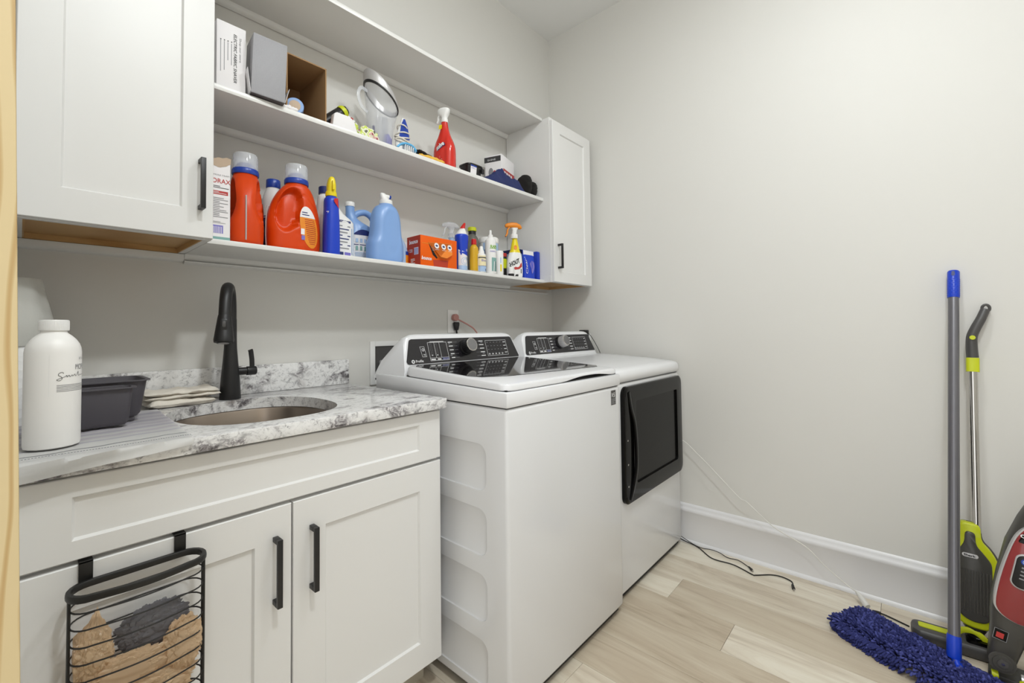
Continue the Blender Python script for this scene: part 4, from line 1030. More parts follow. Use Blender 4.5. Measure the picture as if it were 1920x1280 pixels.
# white jug with dark cap behind the blue spray bottle
t = th('bleach_jug', 'white handled jug with printed label, behind the blue bottle with the yellow nozzle', 'bottle', (-1.580, -.140, S1))
S = smoothsecs([(0, .064, .045, 3.5), (.005, .070, .050, 3.5), (.03, .072, .052, 3.5), (.13, .072, .052, 3.5), (.15, .068, .050, 3), (.175, .050, .042, 2.5, -.012), (.205, .036, .034, 2.2, -.022), (.232, .028, .026, 2, -.028), (.240, .020, .020, 2, -.030), (.25, .018, .018, 2, -.030)], 4)
bm = B(); loft(bm, S, 56); b = fin(bm, 'body', 'white', t, ang=50)
bm = B(); lathe(bm, [(.0225, .243), (.023, .245), (.0225, .268), (.021, .270)], 32, ox=-.030); fin(bm, 'cap', 'navy', t)
D = Decal(); D.rect(-.012, .138, .046, .146, 'navy'); D.text('TOXIC', -.006, .1395, .005, 'paper', 1, width=.045); D.rect(-.040, .012, .048, .133, 'paper')
for k, m_ in enumerate(('printg', 'navy', 'printg', 'navy', 'navy', 'printg', 'navy', 'printg')): D.rect(-.020, .122-k*.012, .044-.006*(k % 3), .126-k*.012, m_, 1)
D.rect(-.010, .014, .015, .026, 'navy', 1); D.rect(.020, .014, .045, .026, 'lilac', 1); D.rect(.050, .02, .066, .12, 'paleblue', 1)
D.build('label', b, lambda u, v, w: (u, -.052*max(0, 1-min(.98, abs(u)/.072)**3.5)**(1/3.5)-w-.0006, v))

# blue oxy spray bottle with closed yellow nozzle
t = th('spray_bottle', 'slim royal blue bottle with a yellow nozzle beside the broad orange jug', 'bottle', (-1.634, -.238, S1), rz=-.15)
bm = B(); loft(bm, smoothsecs([(0, .024, .030, 2.6), (.004, .027, .033, 2.6), (.05, .027, .034, 2.6), (.11, .026, .033, 2.6), (.16, .024, .030, 2.6), (.195, .0235, .028, 2.4), (.206, .018, .020, 2), (.212, .0145, .0145, 2)], 4), 44); b = fin(bm, 'bottle', 'bluesock', t)
bm = B(); lathe(bm, [(.019, .209), (.0195, .211), (.019, .224), (.017, .226)], 28); loft(bm, [(.224, .015, .017, 3), (.250, .0145, .018, 3, 0, -.001), (.268, .011, .017, 3, 0, -.002), (.276, .008, .012, 3, 0, -.003), (.279, .005, .008, 3, 0, -.003)], 24)
box(bm, (-.004, -.030, .228), (.004, -.016, .262), .002); fin(bm, 'nozzle', 'yellow', t)
D = Decal(); D.poly([(0, .196), (.016, .200), (.020, .165), (.008, .175), (.0, .185)], 'red', 0); 
D.text('OXI CLEAN', -.017, .03, .012, 'paper', 1, rot=PI/2, width=.12); D.build('label', b, cyl(.026, ry=.033))

# light blue jugs
t = th('softener_jug', 'light blue handled jug with a measuring chart label, behind the plain light blue jug', 'bottle', (-1.433, -.082, S1), rz=-.05)
S = smoothsecs([(0, .064, .042, 3), (.005, .070, .047, 3), (.05, .074, .050, 3), (.10, .073, .050, 2.8), (.135, .066, .047, 2.6, 0), (.158, .050, .040, 2.4, -.012), (.175, .034, .030, 2.2, -.030), (.19, .023, .023, 2, -.040), (.21, .0185, .0185, 2, -.044), (.240, .017, .017, 2, -.046)], 5)
bm = B(); loft(bm, S, 56); b = fin(bm, 'body', 'ltblue', t, ang=50)
bm = B(); tube(bm, crv([(-.036, 0, .190), (-.015, 0, .212), (.020, 0, .222), (.050, 0, .205), (.062, 0, .165), (.058, 0, .13)], 6), .013, 16); fin(bm, 'grip', 'ltblue', b)
bm = B(); lathe(bm, [(.019, .236), (.0195, .238), (.0185, .252), (.017, .254)], 32, ox=-.046); fin(bm, 'cap', 'white', t)
D = Decal(); pl = [(-.012+.055*math.cos(a), .072+.066*math.sin(a)) for a in [2*PI*k/36 for k in range(36)]]
D.poly(pl, 'paper', 0); D.poly([p for p in pl if p[1] > .112], 'navy', 1); D.rect(-.058, .074, .038, .077, 'navy', 1)
for i in range(5):
    D.rect(-.045+i*.017, .084, -.035+i*.017, .100, 'paleblue', 1); D.rect(-.045+i*.017, .052, -.036+i*.017, .070, 'tealp', 1)
D.lines(-.048, .018, .022, .046, 6, 'paleblue', n=1); D.rect(.024, .030, .034, .048, 'printd', 1)
bmesh.ops.triangulate(D.bm, faces=D.bm.faces[:]); bmesh.ops.subdivide_edges(D.bm, edges=D.bm.edges[:], cuts=2, use_grid_fill=True)
D.build('label', b, lambda u, v, w: (u, -.0508*max(0, 1-min(.98, abs(u)/.078)**2.9)**(1/2.9)-w-.0016, v))
t = th('softener_jug', 'broad light blue jug with a white push-button spout, its plain back to the room', 'bottle', (-1.396, -.205, S1), rz=.0)
S = smoothsecs([(0, .062, .040, 3), (.005, .069, .045, 3), (.03, .0735, .048, 3), (.07, .0735, .048, 3), (.10, .066, .046, 2.8, .002), (.13, .062, .045, 2.7, .003), (.17, .060, .044, 2.5, .003), (.20, .055, .041, 2.3, .003), (.222, .044, .036, 2.1, .004), (.232, .030, .029, 2, .005), (.238, .026, .026, 2, .005)], 5)
bm = B(); loft(bm, S, 72)
for vtx in bm.verts:
    c = vtx.co; q = ((c.x-.006)/.038)**2+((c.z-.115)/.095)**2
    if q < 1 and abs(c.y) > .02: c.y -= math.copysign(.0028*min(1, (1-q)*5), c.y)
fin(bm, 'body', 'ltblue', t, ang=50)
bm = B(); lathe(bm, [(.026, .236), (.027, .238), (.0255, .252), (.023, .2545)], 40, ox=.005); loft(bm, [(.2545, .016, .015, 2.5, .0, 0), (.270, .015, .013, 2.5, -.006, 0), (.280, .010, .008, 2.5, -.010, 0)], 24)
tube(bm, [(-.006, -.004, .269), (.016, -.008, .268)], .008, 18); c_ = fin(bm, 'spout', 'white', t)
bm = B(); tube(bm, [(.014, -.008, .268), (.021, -.009, .2675)], [.0085, .0075], 20); fin(bm, 'button', 'blue', c_)

# transparent grey-blue iron-shaped refill and a dark boxed item in the gap
t = blbottle('starch_bottle', 'pale clear bottle with blue and orange label, half hidden behind the broad light blue jug', -1.283, -.150)
bm = B(); loft(bm, smoothsecs([(0, .026, .03), (.004, .030, .034), (.06, .028, .033), (.10, .020, .026, 2, -.006), (.125, .012, .014, 2, -.010), (.135, .010, .010, 2, -.010)], 3), 32); b = fin(bm, 'bottle', 'paleblue', t)
D = Decal(); D.rect(.0, .004, .03, .05, 'amber', 0, 5); D.rect(.0, .05, .03, .065, 'blue', 0, 5); D.build('label', b, cyl(.030, ry=.034))
t = th('cleaner_carton', 'small white and dark red carton behind the orange dryer-sheet box', 'box', (-1.245, -.09, S1))
bm = B(); box(bm, (-.03, -.02, 0), (.03, .02, .122), .001); b = fin(bm, 'carton', 'paper', t)
D = Decal(); D.rect(-.03, .0, .03, .095, 'navy'); D.rect(-.018, .062, .004, .088, 'paper', 1); D.rect(-.012, .068, -.002, .082, 'redd', 2); D.build('print', b, front(0, -.02, 0))
t = blbottle('storage_jar', 'frosted white bottle top showing between the light blue jug and the orange box', -1.283, -.06)
bm = B(); lathe(bm, [(.03, 0), (.032, .004), (.032, .11), (.026, .136), (.014, .146)], 28); fin(bm, 'bottle', 'clearg', t)

# orange dryer-sheet box
t = th('dryer_sheet_box', 'orange printed box of dryer sheets with a torn tear-out front panel', 'box', (-1.1635, -.213, S1))
bx, by, bz = .0995, .0475, .128
bm = B(); box(bm, (-bx, -by, 0), (bx, by, bz), .0012); b = fin(bm, 'carton', 'bouncer', t)
D = Decal(); D.rect(-by+.001, .001, by-.001, bz-.001, 'bounced'); D.text('bounce', -.030, .096, .024, 'paper', 1, width=.060, bold=.03, shear=.2)
D.rect(.004, .048, .034, .078, 'paper', 1)
for k in range(8): D.rect(.006+k*.0035, .050, .0078+k*.0035, .076, 'lilac', 2)
D.text('120', -.033, .060, .02, 'print', 1, rot=0); D.lines(-.020, .010, .010, .034, 4, 'print'); D.build('side_print', b, left(-bx, 0, 0))
D = Decal(); D.text('bounce', -.095, .026, .021, 'paper', 2, width=.052, bold=.03, shear=.2); D.rect(-.092, .094, -.055, .0965, 'amber', 1)
D.poly([(-.060, .102), (.070, .112), (.068, .058), (.030, .040), (-.010, .040)], 'bouncel', 0)
D.poly([(-.060, .102), (-.010, .040), (-.016, .036), (-.036, .050)], 'gap', 1); D.poly([(-.03, .0), (.045, .0), (.05, .034), (-.035, .030)], 'bounced', 0)
for u in (-.026, .012, .050): D.disc(u, .088, .014, 'paper', 2); D.disc(u, .088, .0075, 'navy', 3, ry=.005); D.rect(u-.012, .070, u+.012, .0715, 'paper', 2)
D.build('front_print', b, front(0, -by, 0))
bm = B(); pv = [(-.055, .101, .0), (.066, .110, .0), (.064, .060, -.010), (.028, .040, -.016), (-.006, .044, -.013)]
v1 = [bm.verts.new((x, -by-.0016+d_, z)) for x, z, d_ in pv]; bm.faces.new(v1); bmesh.ops.solidify(bm, geom=bm.faces[:], thickness=.0008); f_ = fin(bm, 'tear_flap', 'bouncel', b)
D = Decal(.0004)
for u in (-.020, .018, .052): D.disc(u, .0905, .0125, 'paper', 1); D.disc(u, .0905, .0065, 'navy', 2, ry=.0045); D.rect(u-.011, .073, u+.011, .0745, 'paper', 1)
D.build('flap_print', f_, lambda u, v, w: (u, -by-.0024-w-.010*max(0, min(1, (.102-v)/.055))-.002, v))

def trigger(par, z, mat_, mat2, s=1, lever='white', clearh=False, dirx=-1):
    """trigger sprayer head on a neck ending at height z, nozzle towards local -x"""
    bm = B(); lathe(bm, [(.0145*s, z), (.015*s, z+.002), (.0140*s, z+.016*s), (.010*s, z+.019*s)], 24)
    loft(bm, [(z+.018*s, .009*s, .009*s, 2.4), (z+.034*s, .010*s, .009*s, 2.4, .002*s), (z+.042*s, .016*s, .010*s, 2.6, .002*s)], 24); h = fin(bm, 'sprayer_neck', mat2, par)
    bm = B(); R = []
    for x, hz, hy, cz in ((-.036, .004, .005, .050), (-.034, .007, .007, .050), (-.026, .0085, .0085, .052), (-.008, .011, .0105, .053), (.010, .012, .011, .051), (.024, .009, .009, .047), (.030, .004, .005, .044)):
        R.append([(dirx*-1*x*s, hy*s*math.copysign(abs(math.cos(a))**.8, math.cos(a)), z+cz*s+hz*s*math.copysign(abs(math.sin(a))**.8, math.sin(a))) for a in [2*PI*k/20 for k in range(20)]])
    rings(bm, R); fin(bm, 'sprayer_shroud', mat_, h)
    bm = B(); tube(bm, crv([(dirx*.018*s, 0, z+.044*s), (dirx*.026*s, 0, z+.034*s), (dirx*.028*s, 0, z+.020*s), (dirx*.034*s, 0, z+.008*s)], 5), 1, 12, sq=(.006*s, .0032*s), up=(1, 0, 0)); fin(bm, 'trigger', lever, h)
    return h
# clear-headed spray bottle behind the orange box
t = blbottle('spray_bottle', 'spray bottle with a frosted white trigger head, behind the right end of the orange box', -.962, -.105, rz=-.5)
bm = B(); loft(bm, smoothsecs([(0, .030, .030), (.004, .033, .033), (.11, .033, .033), (.15, .022, .022), (.165, .014, .014), (.182, .0135, .0135)], 3), 30); b = fin(bm, 'bottle', 'paleblue', t)
D = Decal(); D.rect(-.045, .12, .045, .142, 'printd', 0, 12); D.build('label', b, cyl(.0325)); trigger(t, .180, 'clear', 'clear', 1.25, 'clear')
# toilet cleaner: waisted blue bottle with angled red cap
t = blbottle('toilet_cleaner_bottle', 'blue and white bottle with a slanted neck and red cap, right of the orange box', -.985, -.205)
bm = B(); loft(bm, smoothsecs([(0, .020, .020, 2.6), (.004, .0235, .023, 2.6), (.10, .026, .025, 2.6), (.150, .031, .028, 2.4), (.166, .033, .029, 2.2), (.174, .032, .029, 2), (.178, .026, .025, 2)], 4), 40); b = fin(bm, 'bottle', 'bluesock', t)
bm = B(); loft(bm, smoothsecs([(.176, .026, .025), (.186, .0245, .0235), (.198, .018, .017, 2, .003), (.207, .012, .012, 2, .006)], 3), 28); fin(bm, 'neck', 'white', t)
bm = B(); tube(bm, [(.004, 0, .202), (.010, 0, .215), (.019, 0, .232), (.021, 0, .236)], [.0125, .0105, .006, .0045], 20); fin(bm, 'cap', 'red', t)
D = Decal(); D.rect(-.036, .002, .036, .095, 'paper', 0, 12)
D.poly([(-.036, .095), (.036, .095), (.036, .070), (-.0, .080)], 'bluesock', 1); D.poly([(-.036, .095), (-.036, .105), (.0, .092)], 'paper', 1); D.rect(-.036, .002, .036, .030, 'paleblue', 1, 12); D.disc(-.004, .05, .018, 'paleblue', 2, hole=.002); D.disc(-.002, .05, .012, 'paleblue', 2, hole=.002)
D.text('LYSOL', .004, .098, .014, 'paper', 2, width=.030, bold=.03); prints(D, .004, .055, .026, .07, 3, 'navy', n=3); D.build('label', b, cyl(.0268, ry=.0262), sub=3)
# smoky bottle with yellow cap
t = blbottle('drink_bottle', 'empty smoky see-through bottle with a yellow-green cap at the back', -.832, -.115)
bm = B(); loft(bm, smoothsecs([(0, .032, .032), (.004, .036, .036), (.14, .036, .036), (.18, .035, .035), (.20, .028, .028), (.213, .0185, .0185), (.222, .018, .018)], 3), 36, cap1=False); fin(bm, 'bottle', 'smoke', t)
bm = B(); lathe(bm, [(.0195, .216), (.0195, .232)], 30); fin(bm, 'neck_ring', 'blackp', t)
bm = B(); lathe(bm, [(.0225, .2325), (.023, .234), (.022, .250), (.019, .2525)], 32); fin(bm, 'cap', 'lime', t)
# mustard bottle with red cap
t = blbottle('stain_remover_bottle', 'slim mustard yellow bottle with a red cap', -.934, -.235)
bm = B(); loft(bm, smoothsecs([(0, .018, .017, 2.4), (.004, .0205, .019, 2.4), (.10, .0205, .019, 2.4), (.120, .018, .018, 2.2), (.131, .011, .011), (.136, .011, .011)], 3), 32); b = fin(bm, 'bottle', 'mustard', t)
bm = B(); lathe(bm, [(.0125, .133), (.013, .135), (.012, .158), (.010, .160)], 24); fin(bm, 'cap', 'red', t)
D = Decal(); D.text('Goo', .006, .085, .016, 'printd', 0, rot=-PI/2, width=.03); D.build('label', b, cyl(.0208, ry=.0195))
# small white spray with purple label
t = blbottle('spray_bottle', 'small white bottle with a pointed nozzle and purple and yellow label', -.905, -.255)
bm = B(); loft(bm, smoothsecs([(0, .019, .019), (.003, .022, .022), (.078, .022, .022), (.088, .019, .019), (.095, .012, .012)], 3), 30); b = fin(bm, 'bottle', 'white', t)
bm = B(); lathe(bm, [(.0145, .090), (.0145, .100), (.010, .110), (.0085, .122), (.006, .127)], 24); fin(bm, 'nozzle', 'white', t)
D = Decal(); D.rect(-.032, .004, .032, .080, 'cream', 0, 12); D.rect(-.032, .004, .032, .030, 'paleblue', 1, 12); D.rect(-.032, .068, .032, .073, 'printd', 1, 12); D.text('Bleu', -.016, .052, .016, 'lilac', 2, width=.028); D.rect(-.032, .030, .032, .0315, 'purple', 2, 12); D.rect(.004, .008, .010, .018, 'navy', 2)
D.build('label', b, cyl(.0222))
# wipes canister
t = th('wipes_canister', 'wide pale blue wipes canister with a white flip lid, behind the slim green-lettered bottle', 'canister', (-.752, -.155, S1))
bm = B(); lathe(bm, [(.046, 0), (.049, .003), (.049, .178)], 44); b = fin(bm, 'canister', 'white', t)
bm = B(); lathe(bm, [(.0495, .174), (.0510, .176), (.0510, .196), (.048, .202), (.030, .206), (.0, .2065)], 44); fin(bm, 'lid', 'white', t)
D = Decal(); D.rect(-.07, .05, .07, .172, 'paleblue', 0, 24); D.rect(-.07, .004, .07, .05, 'purple', 0, 24); D.rect(-.07, .052, .07, .098, 'lilac', 1, 24); D.rect(.034, .10, .07, .172, 'blue', 1, 10); D.rect(-.06, .118, -.0, .138, 'navy', 2, 8); D.rect(-.055, .108, .0, .113, 'navy', 2, 8)
D.rect(-.05, .150, -.01, .153, 'paper', 2, 6); D.build('label', b, cyl(.0492))
# slim white bottle with green lettering
t = blbottle('fabric_spray_bottle', 'slim white bottle with a thin pump nozzle and green lettering', -.836, -.250)
bm = B(); loft(bm, smoothsecs([(0, .024, .024), (.003, .027, .027), (.150, .027, .027), (.166, .024, .024), (.178, .014, .014), (.182, .011, .011)], 3), 36); b = fin(bm, 'bottle', 'white', t)
bm = B(); lathe(bm, [(.0125, .180), (.0125, .192), (.0065, .195), (.0065, .214), (.005, .216)], 20); fin(bm, 'pump', 'white', t)
D = Decal(); D.text('RAPID', -.022, .125, .020, 'limegreen', 1, width=.046, bold=.03); D.rect(-.026, .122, .026, .124, 'limegreen', 1, 8); prints(D, -.024, .105, .024, .112, 2, 'lilac', n=6); D.rect(-.016, .012, .018, .078, 'tealp', 1, 6)
D.poly([(-.008, .012), (-.004, .012), (0, .06), (-.004, .06)], 'paper', 2); D.poly([(.006, .012), (.010, .012), (.008, .06), (.004, .06)], 'darkgrey', 2); D.build('label', b, cyl(.0272))
# white can with yellow stripe
t = blbottle('cleanser_can', 'white cylinder can with a small yellow stripe, right of the green-lettered bottle', -.758, -.232)
bm = B(); lathe(bm, [(.0215, 0), (.0225, .002), (.0225, .122), (.021, .125)], 30); b = fin(bm, 'can', 'white', t)
D = Decal(); D.rect(-.012, .02, -.004, .055, 'yellow', 0, 3); D.rect(-.011, .062, -.006, .09, 'paleblue', 0, 2); D.build('label', b, cyl(.0226))
t = th('shoe_polish_jar', 'small dark jar with red and yellow label between the cylinder can and the orange-topped spray', 'jar', (-.672, -.178, S1))
bm = B(); lathe(bm, [(.020, 0), (.0215, .002), (.0215, .118), (.019, .121)], 28); b = fin(bm, 'jar', 'blackp', t)
bm = B(); lathe(bm, [(.0225, .112), (.0228, .128), (.021, .130)], 28); fin(bm, 'lid', 'redd', t)
D = Decal(); D.rect(-.030, .050, .030, .100, 'lime', 0, 10); D.build('label', b, cyl(.0217))
t = th('cleaner_tube', 'short white tube with a black base in front of the orange-topped spray bottle', 'tube', (-.690, -.2540, S1))
bm = B(); lathe(bm, [(.0145, .014), (.0150, .016), (.0150, .045), (.012, .048)], 24, oy=.0); b = fin(bm, 'tube', 'white', t)
bm = B(); lathe(bm, [(.0150, 0), (.0155, .002), (.0155, .0138)], 24); fin(bm, 'base', 'blackp', t)
# orange-topped spray bottle
t = blbottle('spray_bottle', 'white spray bottle with orange trigger head, yellow neck and slanted black lettering', -.632, -.226, rz=-.62)
bm = B(); loft(bm, smoothsecs([(0, .036, .021, 2.8), (.004, .041, .025, 2.8), (.03, .043, .026, 2.8), (.09, .041, .026, 2.6), (.125, .033, .024, 2.4, .002), (.150, .024, .020, 2.2, .003), (.178, .0185, .017, 2.1, .003), (.200, .0135, .0135, 2, .003), (.21, .0125, .0125, 2, .003)], 4), 48)
for f in bm.faces:
    if f.calc_center_median().z > .133: f.material_index = 1
b = fin(bm, 'bottle', ['white', 'yellow'], t)
D = Decal(); D.text('SHOUT', -.036, .052, .030, 'printd', 2, rot=.45, width=.068, bold=.04, shear=.25); D.poly([(-.012, .050), (.032, .078), (.034, .058), (.018, .044), (-.006, .040)], 'redd', 1); D.disc(.0, .158, .009, 'amber', 1, ry=.012); D.rect(.026, .022, .031, .045, 'printd', 1); D.rect(-.03, .006, .012, .016, 'blackp', 1)
bmesh.ops.triangulate(D.bm, faces=D.bm.faces[:])
def shf(u, v, w):
    hx = .042 if v < .1 else .042-(v-.1)*.36; hy = .026 if v < .1 else .026-(v-.1)*.115
    return (u+.002, -hy*max(0, 1-min(.97, abs(u)/hx)**2.6)**(1/2.6)-w-.0008, v)
D.build('label', b, shf)
h = trigger(t, .208, 'amber', 'white', 1.35, 'amber')
# blue pouch and cartons at the far end
t = th('detergent_pouch', 'white topped blue pouch with lilac splash print, right of the orange-topped spray', 'pouch', (-.522, -.228, S1), rz=-.05)
bm = B(); loft(bm, smoothsecs([(0, .040, .016, 4), (.004, .042, .018, 4), (.06, .043, .017, 4), (.11, .043, .010, 5), (.140, .043, .003, 8), (.158, .043, .0016, 8)], 3), 40); b = fin(bm, 'pouch', 'bluesock', t)
D = Decal(.0006); D.rect(-.042, .132, .042, .157, 'paper'); D.text('Brand', -.036, .140, .01, 'printg', 1, width=.03) if 0 else None
D.text('Clean', -.022, .028, .022, 'paper', 1, rot=PI/2, width=.085); D.poly([(-.002, .085), (.020, .105), (.036, .092), (.034, .070), (.022, .042), (.010, .030), (.004, .056)], 'lilac', 1); D.rect(-.038, .115, -.012, .12, 'paleblue', 1)
D.build('label', b, lambda u, v, w: (u, -(.019 if v < .06 else .019-.0168*(min(v, .14)-.06)/.08)-w, v))
t = th('detergent_carton', 'open-topped pale blue carton behind the blue pouch', 'box', (-.474, -.096, S1))
bm = B()
for a, c_ in (((-.045, -.04, 0), (.030, -.0388, .160)), ((-.045, .0388, 0), (.030, .04, .160)), ((-.045, -.04, 0), (-.0438, .04, .160)), ((.0288, -.04, 0), (.030, .04, .160)), ((-.045, -.04, 0), (.030, .04, .0012))): box(bm, a, c_)
b = fin(bm, 'carton', 'paleblue', t)
bm = B(); tb = B(); box(tb, (-.045, -.0012, 0), (.030, 0, .03)); merge(bm, tb, 0, Matrix.Translation((0, -.04, .1605)) @ Matrix.Rotation(1.0, 4, 'X')); tb = B(); box(tb, (-.0012, -.04, 0), (0, .04, .025)); merge(bm, tb, 0, Matrix.Translation((-.045, 0, .1605)) @ Matrix.Rotation(-.9, 4, 'Y')); fin(bm, 'flap', 'navy', b)
t = th('blue_carton', 'solid bright blue thin carton standing against the right end of the lowest shelf', 'box', (-.452, -.200, S1), rz=-1.571)
bm = B(); prism(bm, rrect(.095, .160, .008, cx=0, cy=.08), 'Y', -.010, .010, bev=.001)
fin(bm, 'carton', 'bluebox', t)
# clear plastic tray on the shelf edge
t = th('plastic_tray', 'flat clear plastic lid lying on the shelf edge in front of the toilet cleaner', 'lid', (-.955, -.2560, S1))
bm = B(); loft(bm, [(0, .050, .012, 4), (.004, .052, .013, 4), (.0045, .050, .012, 4), (.001, .048, .0105, 4)], 40, cap0=True, cap1=True); fin(bm, 'lid', 'clear', t)

# ================================================================== MIDDLE SHELF
S2 = 1.8592
t = th('shaver_box', 'white carton lettered ELECTRIC FABRIC SHAVER standing at the left end of the middle shelf', 'box', (-1.953, -.2265, S2), rz=0)
bm = B(); box(bm, (-.0385, -.030, 0), (.0385, .030, .205), .001); b = fin(bm, 'carton', 'paper', t)
D = Decal(); D.text('ELECTRIC FABRIC SHAVER', .006, .178, .0118, 'printd', 1, rot=-PI/2, width=.150, bold=.01, shear=.2)
D.text('Shop our store', .021, .172, .0080, 'printg', 1, rot=-PI/2, width=.075)
for k, wv in enumerate((.066, .055, .088, .095)):
    D.disc(.0-k*.0094, .150-k*.001, .0017, 'printd', 1); D.rect(-.0010-k*.0094, .145-wv, .0008-k*.0094, .145, 'printg', 0)
D.build('front_print', b, front(0, -.030, 0))
t = th('gift_carton', 'ribbed silver-grey carton leaning between the white carton and the cardboard box', 'box', (-1.8585, -.262, S2+.0035), rot=(.0, .035, -.10))
bm = B(); box(bm, (-.048, -.030, 0), (.048, .060, .188), .001); 
for k in range(34): box(bm, (-.0465+k*.0028, -.0306, .002), (-.0452+k*.0028, -.0298, .186))
b = fin(bm, 'carton', 'silvergrey', t)
bm = B(); box(bm, (-.047, -.029, -.0008), (.047, .059, .0002)); fin(bm, 'base', 'greyd', b)
bm = B(); tb = B(); box(tb, (0, -.028, 0), (.001, .02, .07)); merge(bm, tb, 0, Matrix.Translation((-.0485, 0, .004)) @ Matrix.Rotation(-.16, 4, 'Y')); fin(bm, 'side_flap', 'paper', b)
bm = B(); tb = B(); box(tb, (0, -.028, 0), (.001, .02, .05)); merge(bm, tb, 0, Matrix.Translation((.0482, 0, .002)) @ Matrix.Rotation(.22, 4, 'Y')); fin(bm, 'side_flap', 'paper', b)
# cardboard box on its side, open to the room
M['kraft'] = pm('brown_cardboard', 'a07d55', .8, bump=.1, bscale=120)
t = th('cardboard_box', 'open brown cardboard box lying on its side behind the silver-grey carton', 'box', (-1.743, -.155, S2))
bm = B(); a = .079
box(bm, (a-.004, -.110, 0), (a, .105, .191)); box(bm, (-a+.024, -.110, 0), (-a+.028, .105, .191)); box(bm, (-a+.028, -.110, .187), (a-.004, .105, .191)); box(bm, (-a+.028, -.110, 0), (a-.004, .105, .004)); box(bm, (-a+.028, .101, .004), (a-.004, .105, .187))
fin(bm, 'carton', 'kraft', t)
t = th('tape_roll', 'blue wrapped roll with a beige core inside the cardboard box', 'roll', (-1.752, -.215, S2+.0325), rz=-.35)
bm = B(); 
tube(bm, [(0, -.030, 0), (0, -.028, 0), (0, .028, 0), (0, .030, 0)], [.026, .028, .028, .026], 32); fin(bm, 'wrapper', 'ltblue', t)
bm = B(); tube(bm, [(0, -.0315, 0), (0, -.0302, 0)], [.018, .018], 28); fin(bm, 'core', 'peach', t)
t = th('paper_scrap', 'crumpled white paper scrap at the mouth of the cardboard box', 'paper', (-1.790, -.262, S2))
bm = B(); folded(bm, 0, 0, 0, .055, .022, .012, 0, 21, layers=1); fin(bm, 'sheet', 'paper', t, ang=50)
t = th('bottle_cap', 'small red plastic cap just right of the cardboard box', 'cap', (-1.647, -.205, S2))
bm = B(); lathe(bm, [(.014, 0), (.015, .002), (.015, .026), (.012, .030)], 24); fin(bm, 'cap', 'redglass', t)

t = th('night_light', 'rounded white plastic cover standing in front of a tipped black bottle', 'cover', (-1.590, -.242, S2))
bm = B(); prism(bm, [(-.047, 0), (.052, 0), (.048, .015), (.037, .045), (.028, .055), (.010, .060), (-.030, .060), (-.040, .052)], 'Y', -.012, .012, bev=.003); fin(bm, 'cover', 'paper', t)
t = th('tipped_bottle', 'black bottle with a lime green collar tipped over behind the white cover', 'bottle', (-1.582, -.200, S2+.068), rot=(0, 0, 0))
bm = B(); a = Vector((-.062, .01, -.042)); b_ = Vector((.006, -.004, .022)); ax = (b_-a).normalized(); tube(bm, [a, a+ax*.003, b_-ax*.01, b_], [.020, .0225, .0225, .018], 28); b = fin(bm, 'bottle', 'blackp', t)
bm = B(); tube(bm, [b_-ax*.004, b_+ax*.004, b_+ax*.012], [.0235, .0245, .0215], 28); fin(bm, 'collar', 'lime', b)
bm = B(); tube(bm, [b_+ax*.011, b_+ax*.020], [.017, .016], 24); fin(bm, 'cap', 'blackp', b)
bm = B(); tube(bm, [(.022, -.012, .006), (.046, -.016, -.008)], [.010, .010], 16); tube(bm, [(.030, -.024, .004), (.038, -.026, -.001)], .004, 10, mi=1); fin(bm, 'nozzle', ['white', 'redd'], b)
def blob(bm, c, s, seed, amp=.18, f=2.0, flat=True, sub=4):
    t0 = B(); bmesh.ops.create_icosphere(t0, subdivisions=sub, radius=1)
    for v in t0.verts:
        p = v.co.copy(); k = 1+amp*noise.noise(p*f+Vector((seed, 0, 0)))*2+amp*.6*noise.noise(p*f*2.7+Vector((0, seed, 0)))
        v.co = Vector((c[0]+p.x*s[0]*k, c[1]+p.y*s[1]*k, c[2]+p.z*s[2]*k))
        if flat: v.co.z = max(v.co.z, 0)
    merge(bm, t0)
t = th('floral_pouch', 'crumpled lime and white flowered fabric pouch left of the clear pitcher', 'pouch', (-1.495, -.225, S2))
bm = B(); blob(bm, (.012, 0, .022), (.042, .030, .034), 4); blob(bm, (-.035, .02, .038), (.020, .018, .030), 9); fin(bm, 'pouch', 'floral', t)
# clear pitcher with a slanted grey-white rim
t = th('water_pitcher', 'tall clear plastic pitcher with a slanted white lid rim, mid shelf', 'pitcher', (-1.395, -.165, S2))
def pring(z, rx, ry, sl=0, ox=0, n=48): return [(ox+rx*math.cos(a), ry*math.sin(a), z-sl*math.cos(a)) for a in [2*PI*k/n for k in range(n)]]
bm = B(); rings(bm, [pring(0, .040, .040), pring(.004, .046, .044), pring(.10, .055, .050, .0, .004), pring(.20, .066, .056, .035, .008), pring(.232, .070, .058, .045, .009)], cap1=False); bmesh.ops.solidify(bm, geom=bm.faces[:], thickness=.0022); b = fin(bm, 'jar', 'clear', t, ang=50)
bm = B(); rings(bm, [pring(.226, .0705, .0585, .045, .009), pring(.236, .0735, .0615, .047, .009), pring(.256, .0735, .0615, .060, .009), pring(.262, .072, .060, .063, .009), pring(.262, .067, .055, .063, .009), pring(.228, .067, .055, .045, .009)], cap0=False, cap1=False); fin(bm, 'rim', 'silver', t)
bm = B(); rings(bm, [pring(.224, .071, .059, .045, .009), pring(.2285, .0735, .0612, .046, .009), pring(.2335, .0735, .0612, .047, .009), pring(.2335, .071, .059, .047, .009)], cap0=False, cap1=False); fin(bm, 'seal', 'blackp', t)
bm = B(); tube(bm, crv([(-.055, -.004, .235), (-.085, -.006, .238), (-.098, -.008, .205), (-.085, -.008, .165), (-.056, -.004, .15)], 7), 1, 12, sq=(.007, .0028), up=(0, 1, 0)); fin(bm, 'handle', 'clear', t)
